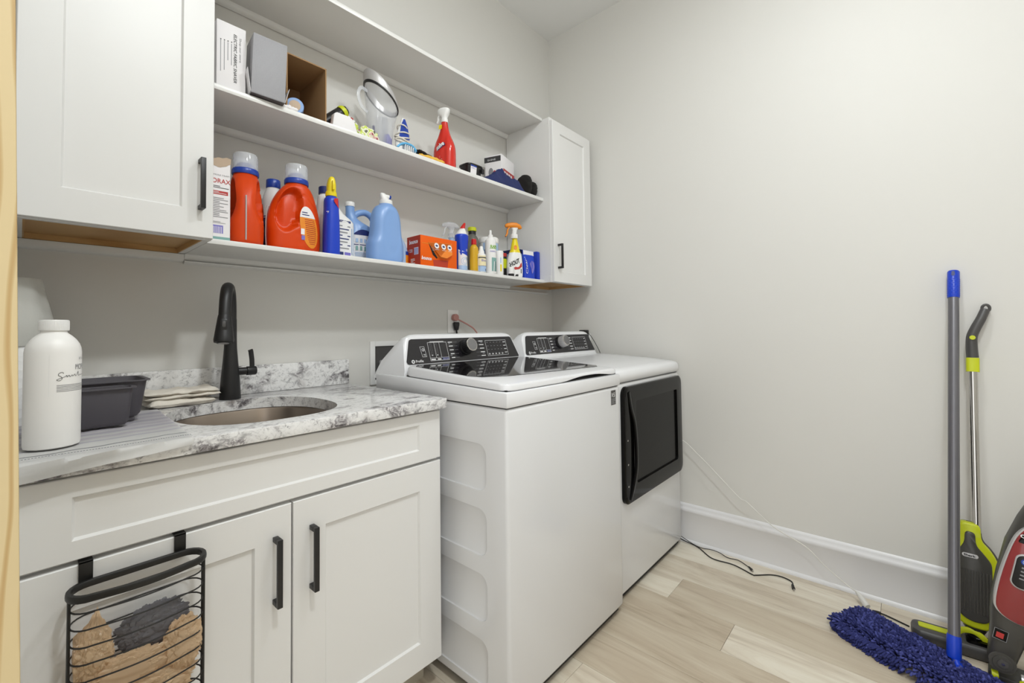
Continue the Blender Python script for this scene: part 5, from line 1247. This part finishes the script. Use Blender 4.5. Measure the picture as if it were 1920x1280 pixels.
bm = B(); tube(bm, [(0, -.012, .006), (0, -.012, .14)], .021, 24); tube(bm, [(.03, .01, .006), (.034, .012, .16)], .012, 16); fin(bm, 'inner_tube', 'clearg', b)
bm = B(); tube(bm, [(-.030, -.01, .05), (-.032, -.01, .10)], .005, 10); fin(bm, 'purple_tab', 'purple', b); 
bm = B(); blob(bm, (.032, -.01, .045), (.018, .014, .04), 5); fin(bm, 'lilac_insert', 'lilac', b)
# blue slipper strapped brush
t = th('scrub_brush', 'blue and white brush wound with white straps, right of the clear pitcher', 'brush', (-1.294, -.178, S2))
t.scale = (1, 1, 1.12)
bm = B(); R = []
for z, hw_, hd, oy in ((0, .024, .012, 0), (.02, .030, .014, 0), (.06, .033, .015, 0), (.10, .026, .013, -.004), (.13, .015, .010, -.006), (.155, .006, .006, -.006)): R.append([(hw_*math.cos(a), oy+hd*math.sin(a), z) for a in [2*PI*k/24 for k in range(24)]])
rings(bm, R); b = fin(bm, 'body', 'white', t)
D = Decal(.0012); D.poly([(-.010, .0), (.010, .0), (.008, .06), (-.008, .06)], 'navy'); D.poly([(-.026, .075), (.026, .075), (.016, .125), (.004, .15), (-.004, .15), (-.016, .125)], 'blue', 0); D.build('stripe', b, lambda u, v, w: (u, -.0165-w+.00*v, v))
for k, (z, r_) in enumerate(((.068, .035), (.080, .034), (.092, .031), (.118, .022), (.074, .036))):
    bm = B(); tube(bm, [(r_*math.cos(a), .0185*math.sin(a)-.002, z+.008*math.sin(a*1+k*1.3)) for a in [2*PI*i/28 for i in range(28)]], .0028, 8, closed=True); fin(bm, 'strap', 'cloth', t)
t = th('massage_brush', 'sky blue shampoo brush with clear bristles at the shelf edge', 'brush', (-1.322, -.2525, S2+.0135))
bm = B(); tube(bm, crv([(-.046, .004, -.004), (-.030, 0, .012), (-.008, 0, .020), (.020, 0, .018), (.036, 0, .006), (.038, 0, -.003)], 6), 1, 12, sq=(.013, .0042), up=(0, 0, 1)); b = fin(bm, 'grip', 'skyblue', t)
bm = B()
for i in range(6):
    for j in range(3): x = -.012+i*.0095; tube(bm, [(x, -.009+j*.009, .0145), (x, -.009+j*.009, -.0125)], [.0025, .0008], 6)
fin(bm, 'bristles', 'white', b, kind='stuff')
# yellow cloth with a black one over it
t = th('dust_cloth', 'yellow cloth rag lying in front of the red spray bottle', 'cloth', (-1.195, -.235, S2))
bm = B(); folded(bm, 0, 0, 0, .135, .05, .020, -.03, 31, layers=1); fin(bm, 'cloth', 'yelcloth', t, ang=50)
t = th('black_rag', 'black and gold rag crumpled on top of the yellow cloth', 'cloth', (-1.192, -.212, S2+.0222), rot=(0, .12, .05))
bm = B(); folded(bm, 0, 0, 0, .135, .05, .013, .05, 37, layers=1); fin(bm, 'cloth', 'blkcloth', t, ang=50)
# red spray bottle
t = th('spray_bottle', 'glossy red spray bottle with a white head on the middle shelf', 'bottle', (-1.083, -.205, S2), rz=-1.2)
bm = B(); loft(bm, smoothsecs([(0, .044, .026, 2.6), (.004, .050, .030, 2.6), (.03, .053, .032, 2.6), (.09, .052, .032, 2.6), (.125, .044, .029, 2.4), (.155, .031, .024, 2.2), (.185, .021, .019, 2), (.215, .0155, .0155, 2), (.225, .0145, .0145, 2)], 4), 56)
for vtx in bm.verts:
    c = vtx.co
    if c.x > .004 and c.z > .01: c.y *= 1-.10*max(0, math.sin((c.x-.004)*160))
b = fin(bm, 'bottle', 'redglass', t)
D = Decal(.0008); D.text('Resolve', -.034, .075, .028, 'paper', 1, rot=.55, width=.066, bold=.05, shear=.2); D.text('Resolve', -.033, .073, .028, 'navy', 0, rot=.55, width=.069, bold=.08, shear=.2); D.lines(-.036, .012, .010, .060, 7, 'print', n=1, fill=.25); D.rect(-.012, .186, .004, .206, 'yellow', 1)
D.build('label', b, lambda u, v, w: (u-.006, (-.0325 if v < .1 else -.0325+(v-.1)*.125)*max(.55, 1-(abs(u-.006)/.056)**2.6)-w, v))
bm = B(); lathe(bm, [(.0165, .222), (.017, .224), (.016, .238), (.014, .240)], 28); loft(bm, smoothsecs([(.238, .013, .013, 2.2), (.250, .015, .014, 2.4), (.262, .026, .016, 2.6, -.004), (.278, .030, .018, 2.4, -.004), (.286, .027, .016, 2.2, -.003), (.290, .018, .010, 2, -.002)], 3), 32)
h = fin(bm, 'spray_head', 'white', t)
bm = B(); tube(bm, crv([(-.020, 0, .262), (-.030, 0, .250), (-.030, 0, .236), (-.036, 0, .224)], 5), 1, 12, sq=(.008, .004), up=(1, 0, 0)); fin(bm, 'trigger', 'white', h)
# small black container with white label
t = th('shoe_shine_tin', 'low black container with a white and blue label, left of the navy cloth', 'container', (-.930, -.215, S2))
bm = B(); loft(bm, [(0, .040, .030, 4), (.004, .043, .033, 4), (.050, .048, .038, 4), (.052, .052, .042, 4), (.058, .052, .042, 4), (.060, .048, .038, 4)], 40); b = fin(bm, 'container', 'blackp', t)
D = Decal(); D.rect(-.036, .006, .002, .052, 'paper'); D.rect(-.036, .044, .002, .052, 'blue', 1); prints(D, -.03, .034, -.004, .040, 2, 'lilac'); D.build('label', b, lambda u, v, w: (u, -.0336-v*.10-w, v))
bm = B(); box(bm, (.030, -.046, .022), (.046, -.036, .046), .002); fin(bm, 'clasp', 'blackp', b)
# white carton with red print
t = th('appliance_carton', 'white carton with a red panel and black strip behind the navy cloth', 'box', (-.588, -.080, S2), rz=0.30)
bm = B(); box(bm, (-.080, -.055, 0), (.085, .045, .222), .001); b = fin(bm, 'carton', 'paper', t)
D = Decal(); D.rect(-.060, .03, .0848, .150, 'redd'); D.rect(.050, .03, .0848, .150, 'redd', 1); D.rect(-.066, .03, -.048, .110, 'paper', 1); 
for k in range(4): D.rect(-.050+k*.028, .118, -.030+k*.028, .138, 'paper', 1)
D.rect(-.030, .03, -.010, .10, 'paper', 1); D.rect(.010, .03, .070, .10, 'redd', 1)
D.build('front_print', b, front(0, -.055, 0))
D = Decal(); D.rect(-.050, .185, .050, .215, 'printd'); D.text('SHINE', -.03, .193, .014, 'print', 1, width=.05); D.disc(-.01, .13, .014, 'printg', ry=.024); D.disc(.012, .12, .010, 'redd', ry=.018); D.build('side_print', b, left(-.080, 0, 0))
# navy cloth heap
t = th('cleaning_rag', 'crumpled navy blue towel heaped on the middle shelf edge', 'cloth', (-.722, -.213, S2))
bm = B(); nu, nv = 110, 40; G = []
for j in range(nv+1):
    row = []
    for i in range(nu+1):
        u, v_ = i/nu, j/nv; x = -.150+.300*u; y = -.055+.108*v_
        e = min(1, min(u, 1-u)*7)**.6*min(1, min(v_, 1-v_)*5)**.6
        hh = (.030+.058*math.exp(-((u-.48)/.20)**2)+.045*math.exp(-((u-.86)/.12)**2))*e
        hh *= .80+.36*(1-abs(noise.noise(Vector((u*5.5, v_*2.6+u*2, 1.3)))*2))*.9-.05
        hh += .006*(1-2*abs(noise.noise(Vector((u*11, v_*6, 4)))))*e
        row.append((x+.006*noise.noise(Vector((v_*3, u*4, 2))), y+.008*noise.noise(Vector((u*5, 1, v_))), max(.0005, hh)))
    G.append(row)
TV = [[bm.verts.new(p) for p in r] for r in G]; BV = [[bm.verts.new((p[0], p[1], .0002)) for p in r] for r in G]
for A_ in (TV, BV):
    for j in range(nv):
        for i in range(nu): bm.faces.new((A_[j][i], A_[j][i+1], A_[j+1][i+1], A_[j+1][i]))
bd = [(0, i) for i in range(nu)]+[(j, nu) for j in range(nv)]+[(nv, nu-i) for i in range(nu)]+[(nv-j, 0) for j in range(nv)]
for a, b_ in zip(bd, bd[1:]+bd[:1]): bm.faces.new((TV[a[0]][a[1]], TV[b_[0]][b_[1]], BV[b_[0]][b_[1]], BV[a[0]][a[1]]))
fin(bm, 'cloth', 'navycloth', t, ang=50)
# folded black bag
t = th('folded_black_bag', 'folded black cloth roll at the right end of the middle shelf', 'bag', (-.492, -.205, S2))
bm = B(); 
for cx_, hh, w_ in ((-.026, .126, .020), (.018, .098, .022)):
    R = []
    for q in range(15):
        y = -.05+.1*q/14; e = math.sin(PI*(q+.3)/14.6)**.3; R.append([(cx_+w_*e*math.copysign(abs(math.cos(a))**.7, math.cos(a)) + .0018*math.sin(a*9+q), y, max(.0003, hh/2+hh/2*e*math.copysign(abs(math.sin(a))**.8, math.sin(a)))) for a in [2*PI*k/40 for k in range(40)]])
    rings(bm, R)
fin(bm, 'bag', 'blkcloth', t, ang=50)

# ================================================================== TOOLS AT THE RIGHT WALL
# flat mop: pole leaning on the wall, chenille pad on the floor
MB_, MT_ = Vector((-.352, -1.843, .106)), Vector((-.022, -1.8985, 1.330))
t = th('dust_mop', 'mop with grey pole, blue grip and shaggy dark blue pad, leaning on the right wall', 'mop', (-.36, -1.80, 0))
ax = (MT_-MB_).normalized()
bm = B(); tube(bm, [MB_+ax*.02, MT_-ax*.105], .0150, 24); fin(bm, 'pole', 'pole', t, world=True)
bm = B(); g0 = MT_-ax*.106
tube(bm, [g0, g0+ax*.003, MT_-ax*.004, MT_], [.0165, .0172, .0172, .0145], 28)
e1 = ax.cross(Vector((0, 1, 0))).normalized(); e2 = ax.cross(e1)
for i in range(14):
    for j in range(9):
        a = 2*PI*(i+.5*(j % 2))/14; d = e1*math.cos(a)+e2*math.sin(a); p = g0+ax*(.010+j*.0075)+d*.0170; tube(bm, [p, p+d*.0009], [.0026, .0012], 6)
g = fin(bm, 'grip', 'bluesock', t, world=True)
bm = B(); vdir = (Vector(cam.location)-MT_).normalized(); vdir = (vdir-ax*vdir.dot(ax)).normalized()
vdir = Vector((-.9, .1, 0)); vdir = (vdir-ax*vdir.dot(ax)).normalized()
tube(bm, [MT_-ax*.018+vdir*.0165, MT_-ax*.018+vdir*.0178], [.0055, .0055], 16); tube(bm, [MT_-ax*.010+vdir*.0160, MT_-ax*.010+vdir*.0176], [.0050, .0050], 16); fin(bm, 'hang_hole', 'navy', g, world=True)
bm = B(); tube(bm, [MB_-ax*.045, MB_-ax*.040, MB_+ax*.014, MB_+ax*.022], [.0165, .0180, .0180, .0165], 24); s_ = fin(bm, 'socket', 'bluesock', t, world=True)
# pad frame: axis along the pad
PC = Vector((-.385, -1.800, 0)); PU = Vector((-.47, -.883, 0)).normalized(); PV = Vector((-PU.y, PU.x, 0))
HL, HW = .280, .094
def pad(u, v, z): return PC+PU*u+PV*v+Vector((0, 0, z))
bm = B(); R = []
for z, k in ((.022, .92), (.030, 1), (.046, 1), (.052, .9)):
    R.append([pad(x*k, y*k, z) for x, y in rrect(HL*2-.03, HW*1.25, .03)])
rings(bm, R); fin(bm, 'backing_plate', 'noodle', t, world=True)
bm = B(); c_ = pad(.045, .02, .050); tube(bm, [c_+PV*-.02, c_+PV*.02], .010, 18); tube(bm, [c_, MB_-ax*.040], .010, 16); fin(bm, 'swivel_joint', 'bluesock', t, world=True)
bm = B(); rnd = random.Random(3)
def noodle(bm, p, d, L, r, mi):
    d = d.normalized(); s = d.cross(Vector((.3, .2, 1))).normalized(); w = s.cross(d); n = 6; R = []
    sag = Vector((0, 0, -1))*L*.18
    for k, (tt, rr_) in enumerate(((0, .75), (.25, 1), (.6, 1.05), (.88, .85), (1, .3))):
        c = p+d*L*tt+sag*tt*tt; R.append([c+s*(r*rr_*math.cos(2*PI*i/n))+w*(r*rr_*math.sin(2*PI*i/n)) for i in range(n)])
    for rg in R:
        for q in rg: q.z = max(q.z, .0006)
    rings(bm, R, mi=mi)
nu, nv = 84, 28
for i in range(nu):
    for j in range(nv):
        u = -HL+2*HL*(i+rnd.random())/nu; v = -HW+2*HW*(j+rnd.random())/nv
        eu = max(0, abs(u)-(HL-.06))/.06; ev = abs(v)/HW
        if (eu > .75 and ev > .75): continue
        zt_ = .050*(1-.55*max(eu, ev)**3)+.006*noise.noise(Vector((u*22, v*22, 0)))
        d = PU*(rnd.uniform(-.6, .6)+1.2*eu**2*(1 if u > 0 else -1))+PV*(rnd.uniform(-.5, .5)+1.6*(v/HW)**3)+Vector((0, 0, rnd.uniform(.5, 1.1)*(1-.7*max(eu, ev)**4)))
        noodle(bm, pad(u, v, zt_-.002), d, rnd.uniform(.016, .024), rnd.uniform(.0033, .0044), 1 if rnd.random() < .30 else 0)
for i in range(420):      # fringe that hangs to the floor all round
    a = i/420*2*PI; c, s = math.cos(a), math.sin(a); u = HL*math.copysign(abs(c)**.45, c)*.99; v = HW*math.copysign(abs(s)**.45, s)*.99
    for lv_ in range(3): noodle(bm, pad(u*(.97+.015*lv_), v*(.95+.02*lv_), .036-.013*lv_), PU*(u/HL*.8+rnd.uniform(-.4, .4))+PV*(v/HW*1.2+rnd.uniform(-.3, .3))+Vector((0, 0, rnd.uniform(-.55, -.05))), rnd.uniform(.020, .028), .0036, 1 if rnd.random() < .12 else 0)
fin(bm, 'chenille_pad', ['noodle', 'noodle2'], t, world=True, kind='stuff', ang=80, label='shaggy dark blue chenille strands')

# small cordless spray-vac mop behind it (grey and yellow-green)
VB = Vector((-.155, -1.905, .10)); VT = Vector((-.045, -1.935, 1.10))
t = th('vacuum_mop', 'slim yellow-green and grey vacuum mop with chrome stick, behind the mop pole', 'vacuum mop', (-.16, -1.9, 0))
ax = (VT-VB).normalized(); vx = Vector((0, -1, 0)); vx = (vx-ax*vx.dot(ax)).normalized(); vn = vx.cross(ax).normalized()
if vn.x > 0: vn = -vn
def vf(u, v, w): return VB+vx*u+ax*v+vn*w      # u to picture right, v up the stick, w towards the room
bm = B(); tube(bm, [vf(.008, .30, -.008), vf(.004, .865, -.004)], .0125, 24); fin(bm, 'stick', 'chrome', t, world=True)
bm = B(); tube(bm, [vf(.004, .862, -.004), vf(.004, .912, -.004)], 1, 20, sq=(.0175, .0165), up=tuple(vn)); fin(bm, 'collar', 'lime', t, world=True)
bm = B(); pts = crv([vf(.004, .913, -.004), vf(.002, .955, -.002), vf(.003, .990, .0), vf(.012, 1.02, .0), vf(.026, 1.055, -.004), vf(.038, 1.09, -.012)], 6)
tube(bm, pts, [.0165-.0035*k/len(pts) for k in range(len(pts))], 22); hd_ = fin(bm, 'handle', 'darkgrey', t, world=True, label='bent grey handle')
bm = B(); e_ = vf(.040, 1.096, -.013); tube(bm, [e_+vx*(.0095*math.cos(a))+ax*(.013*math.sin(a)) for a in [2*PI*k/24 for k in range(24)]], .0045, 8, closed=True); fin(bm, 'hanging_loop', 'darkgrey', hd_, world=True)
bm = B(); p0 = vf(.003, .985, .0165); tube(bm, [p0-vn*.004, p0+vn*.003], [.0085, .0075], 20); fin(bm, 'button', 'lime', hd_, world=True)
# body shell: yellow-green rim with a ribbed grey front cover
outl = [(-.052, .035), (-.050, .010), (-.030, -.012), (.0, -.020), (.032, -.014), (.052, .006), (.058, .035), (.058, .205), (.054, .225), (.040, .250), (.024, .268), (.018, .285), (.017, .318), (.010, .328), (-.030, .330), (-.034, .318), (-.034, .275), (-.048, .245), (-.052, .215)]
def shell(bm, pl, w0, w1, k=1.0, cx=.002, cv=.15, mi=0, fr=.004):
    R = []
    for w, s in ((w0, .93), (w0+.003, 1), (w1-fr, 1), (w1-fr*.3, .975), (w1, .93)): R.append([vf(cx+(u-cx)*k*s, cv+(v-cv)*k*(1-(1-s)*.6), w) for u, v in pl])
    rings(bm, R, mi=mi)
def chk(p): return [q for a_, b_ in zip(p, p[1:]+p[:1]) for q in ((a_[0]*.8+b_[0]*.2, a_[1]*.8+b_[1]*.2), (a_[0]*.2+b_[0]*.8, a_[1]*.2+b_[1]*.8))]
outl = chk(chk(outl))
bm = B(); shell(bm, outl, -.025, .014); sh_ = fin(bm, 'shell', 'lime', t, world=True, ang=50)
bm = B(); shell(bm, [(u*1.05+.003, v) for u, v in outl], -.032, -.012); fin(bm, 'rear_shell', 'darkgrey', sh_, world=True, ang=50)
inn = [(-.040, .038), (-.036, .020), (-.020, .008), (.0, .004), (.024, .008), (.038, .022), (.043, .045), (.043, .195), (.040, .212), (.024, .235), (.008, .255), (.004, .270), (.003, .300), (-.022, .302), (-.024, .262), (-.036, .238), (-.040, .215)]
inn = chk(chk(inn))
bm = B(); shell(bm, inn, .010, .0195, fr=.003)
for k in range(10): u = -.033+k*.0078; tube(bm, [vf(u, .035, .0190), vf(u, .15, .0205), vf(u, .175, .0190)], .0024, 8)
cv_ = fin(bm, 'front_cover', 'vacgrey', sh_, world=True, ang=50)
D = Decal(.0005); D.poly([(-.010+x, .222+y) for x, y in rrect(.040, .013, .006, 4)], 'silver', 0); D.text('Shark', -.026, .2185, .0095, 'printd', 2, width=.030, bold=.04); D.build('nameplate', cv_, lambda u, v, w: tuple(vf(u, v, .0196+w)), world=True)
bm = B(); tube(bm, [vf(.002, -.018, -.004), vf(.002, -.040, .0), vf(.002, -.060, .0)], [.030, .018, .014], 22); fin(bm, 'lower_neck', 'blackp', t, world=True)
bm = B(); tube(bm, crv([vf(-.050, -.060, .01), vf(-.032, -.035, .014), (vf(.0, -.027, .018)), vf(.030, -.050, .016), vf(.050, -.085, .012)], 6), 1, 12, sq=(.009, .005), up=tuple(vn)); fin(bm, 'yoke', 'lime', t, world=True)
# floor head
HC_ = Vector((-.175, -1.865, 0)); HU = Vector((.06, -1, 0)).normalized(); HV = Vector((-HU.y, HU.x, 0))*-1
def hf(u, v, z): return HC_+HU*u+HV*v+Vector((0, 0, z))
bm = B(); R = []
for z, k in ((.004, .95), (.010, 1), (.030, 1), (.040, .93), (.043, .80)): R.append([hf(x*(1-(1-k)*.4), y*k, z) for x, y in rrect(.250, .082, .022)])
rings(bm, R); fh = fin(bm, 'floor_head', 'darkgrey', t, world=True, ang=45)
bm = B(); R = [[hf(x, y, z) for x, y in rrect(.090, .030, .006, cx=-.060, cy=-.004)] for z in (.0425, .0455)]; rings(bm, R); fin(bm, 'release_pad', 'lime', fh, world=True)
bm = B(); R = [[hf(x, y, z) for x, y in rrect(.110, .050, .010, cx=.070, cy=.0)] for z in (.042, .050, .054)]; rings(bm, R); dk = fin(bm, 'window', 'doorblk', fh, world=True)
D = Decal(.0005); D.text('ZONE', -.020, -.004, .014, 'print', 1, width=.040, bold=.03); D.build('head_print', dk, lambda u, v, w: tuple(hf(.060+u, v, .0543+w)), world=True)
# black cord on the floor to the charger
t = th('charger_lead', 'short black cord lying between the blue mop pad and the vacuum mop', 'cable', (-.13, -1.70, 0))
bm = B(); tube(bm, crv([(-.122, -1.628, .0065), (-.118, -1.645, .0065), (-.116, -1.666, .0045), (-.126, -1.700, .0032), (-.140, -1.735, .0032)], 6), [.0055]*9+[.0028]*16, 8); fin(bm, 'cable', 'cordk', t, world=True)

# upright vacuum cut by the right edge of the photo
UB = Vector((-.335, -1.958, .155)); UT = Vector((-.300, -2.062, .66))
t = th('upright_vacuum', 'charcoal upright vacuum with a dark red front panel, at the right edge', 'vacuum cleaner', (-.33, -2.0, 0))
ax = (UT-UB).normalized(); ux = Vector((.04, -1, 0)); ux = (ux-ax*ux.dot(ax)).normalized(); un = ux.cross(ax).normalized()
if un.x > 0: un = -un
def uf(u, v, w): return UB+ux*u+ax*v+un*w
def uring(v, a, b, w0, e=2.6, ou=0, n=40): return [tuple(uf(ou+a*math.copysign(abs(math.cos(q))**(2/e), math.cos(q)), v, w0+b*math.copysign(abs(math.sin(q))**(2/e), math.sin(q)))) for q in [2*PI*k/n for k in range(n)]]
bm = B(); rings(bm, [uring(*p) for p in ((-.085, .022, .022, 0), (-.075, .028, .028, 0), (.0, .036, .034, 0), (.035, .040, .036, 0), (.07, .058, .044, -.004, 2.8, .012), (.11, .066, .050, -.008, 2.8, .016), (.20, .070, .052, -.010, 2.8, .018), (.30, .068, .050, -.010, 2.8, .018), (.38, .055, .044, -.010, 2.8, .018), (.46, .036, .034, -.010, 2.6, .018), (.55, .026, .026, -.010, 2.2, .018), (.62, .022, .022, -.010, 2, .018))])
bd_ = fin(bm, 'body', 'vacgrey', t, world=True, ang=50)
def upanel(pl, w0, w1, name, mat_, par, k=1, cx=.018, cv=.22, ring=None):
    bm = B(); rings(bm, [[tuple(uf(-.013+cx+(u-cx)*s, cv+(v-cv)*s, w-abs(u-cx)*.22)) for u, v in pl] for w, s in ((w0, 1), (w1-.002, 1), (w1, .96))]); return fin(bm, name, mat_, par, world=True, ang=50)
pl = [(-.034, .112), (-.024, .092), (-.004, .080), (.030, .078), (.052, .088), (.066, .108), (.066, .300), (.058, .345), (.046, .370), (-.002, .370), (-.016, .352), (-.028, .310), (-.036, .200)]
def chaikin(p, k=2):
    for _ in range(k): p = [q for a_, b_ in zip(p, p[1:]+p[:1]) for q in ((a_[0]*.75+b_[0]*.25, a_[1]*.75+b_[1]*.25), (a_[0]*.25+b_[0]*.75, a_[1]*.25+b_[1]*.75))]
    return p
pl = chaikin(pl)
upanel([(u*1.09-.0015, v*1.012-.0025) for u, v in pl], .030, .0455, 'silver_trim', 'silver', bd_)
rp = upanel(pl, .032, .048, 'dust_cup', 'vacred', bd_)
upanel([(-.020, .318), (.058, .318), (.056, .345), (.045, .366), (.0, .366), (-.013, .350)], .044, .0495, 'brand_band', 'doorblk', rp)
D = Decal(.0006); D.text('GENIUS', -.020, .331, .014, 'print', 1, width=.062, bold=.03); D.lines(-.014, .372, .03, .378, 1, 'print'); D.build('lettering', rp, lambda u, v, w: tuple(uf(u-.013, v, .0495+w-abs(u-.018)*.20)), world=True)
cap = [(.004+x, .232+y) for x, y in rrect(.038, .098, .018, 6)]
upanel([(.004+(u-.004)*1.16, .232+(v-.232)*1.08) for u, v in cap], .044, .0500, 'control_trim', 'silver', rp)
cp = upanel(cap, .044, .0520, 'control_pad', 'blackp', rp)
D = Decal(.0005); D.disc(.004, .264, .0125, 'blue', 1, ry=.010); D.disc(.004, .264, .009, 'paleblue', 2, ry=.007, hole=.0015); D.disc(.004, .264, .005, 'paleblue', 2, ry=.004, hole=.0012)
for k in range(4): D.rect(-.004, .244-k*.011, .012, .248-k*.011, 'printg', 1)
D.build('control_marks', cp, lambda u, v, w: tuple(uf(u-.013, v, .0522+w)), world=True)
D = Decal(.0005); D.rect(-.010, .008, .020, .040, 'doorblk', 1); D.rect(-.004, .014, .012, .030, 'redd', 2); D.frame(-.010, .008, .020, .040, .0012, 'printg', 2); D.build('rating_badge', bd_, lambda u, v, w: tuple(uf(u-.026, v, .0365+w-.0*abs(u))), world=True)
bm = B(); c_ = uf(-.002, -.058, .028)
for r_, w_, m_ in ((.030, .004, 0), (.022, .007, 0), (.012, .010, 1), (.004, .012, 2)): tube(bm, [c_, c_+un*w_], [r_, r_*.96], 32, mi=m_)
fin(bm, 'swivel_hub', ['vacgrey', 'darkgrey', 'chrome'], t, world=True)
bm = B(); R = []
for k in range(9):
    p = UB+Vector((.03, -.07-.02*0, -.05))+Vector((.0, -.012*k, .004*k)); R.append([tuple(p+Vector((.0, 0, 0))+Vector((.0+.030*math.cos(a), 0, .030*math.sin(a)*(1 if k % 2 else .88)))) for a in [2*PI*i/20 for i in range(20)]])
rings(bm, R); fin(bm, 'hose', 'blackp', t, world=True)
# foot with yellow-green rollers
FC = Vector((-.315, -1.985, 0))
bm = B(); tb = B(); prism(tb, rrect(.20, .09, .02), 'Z', .006, .050, bev=.006); merge(bm, tb, 0, Matrix.Translation(FC+Vector((.0, -.035, 0))) @ Matrix.Rotation(1.45, 4, 'Z'))
ft = fin(bm, 'floor_head', 'darkgrey', t, world=True)
bm = B(); tube(bm, crv([FC+Vector((-.045, .0, .052)), FC+Vector((-.060, -.020, .062)), FC+Vector((-.055, -.045, .055)), FC+Vector((-.062, -.070, .035))], 6), .009, 14); fin(bm, 'latch', 'lime', ft, world=True)
bm = B(); tube(bm, [FC+Vector((-.040, .048, .052)), FC+Vector((-.040, .062, .052))], .012, 18); fin(bm, 'roller', 'lime', ft, world=True)
bm = B(); tube(bm, [FC+Vector((-.030, .0, .055)), FC+Vector((-.035, -.09, .055))], .016, 18); fin(bm, 'axle_cover', 'silver', ft, world=True)
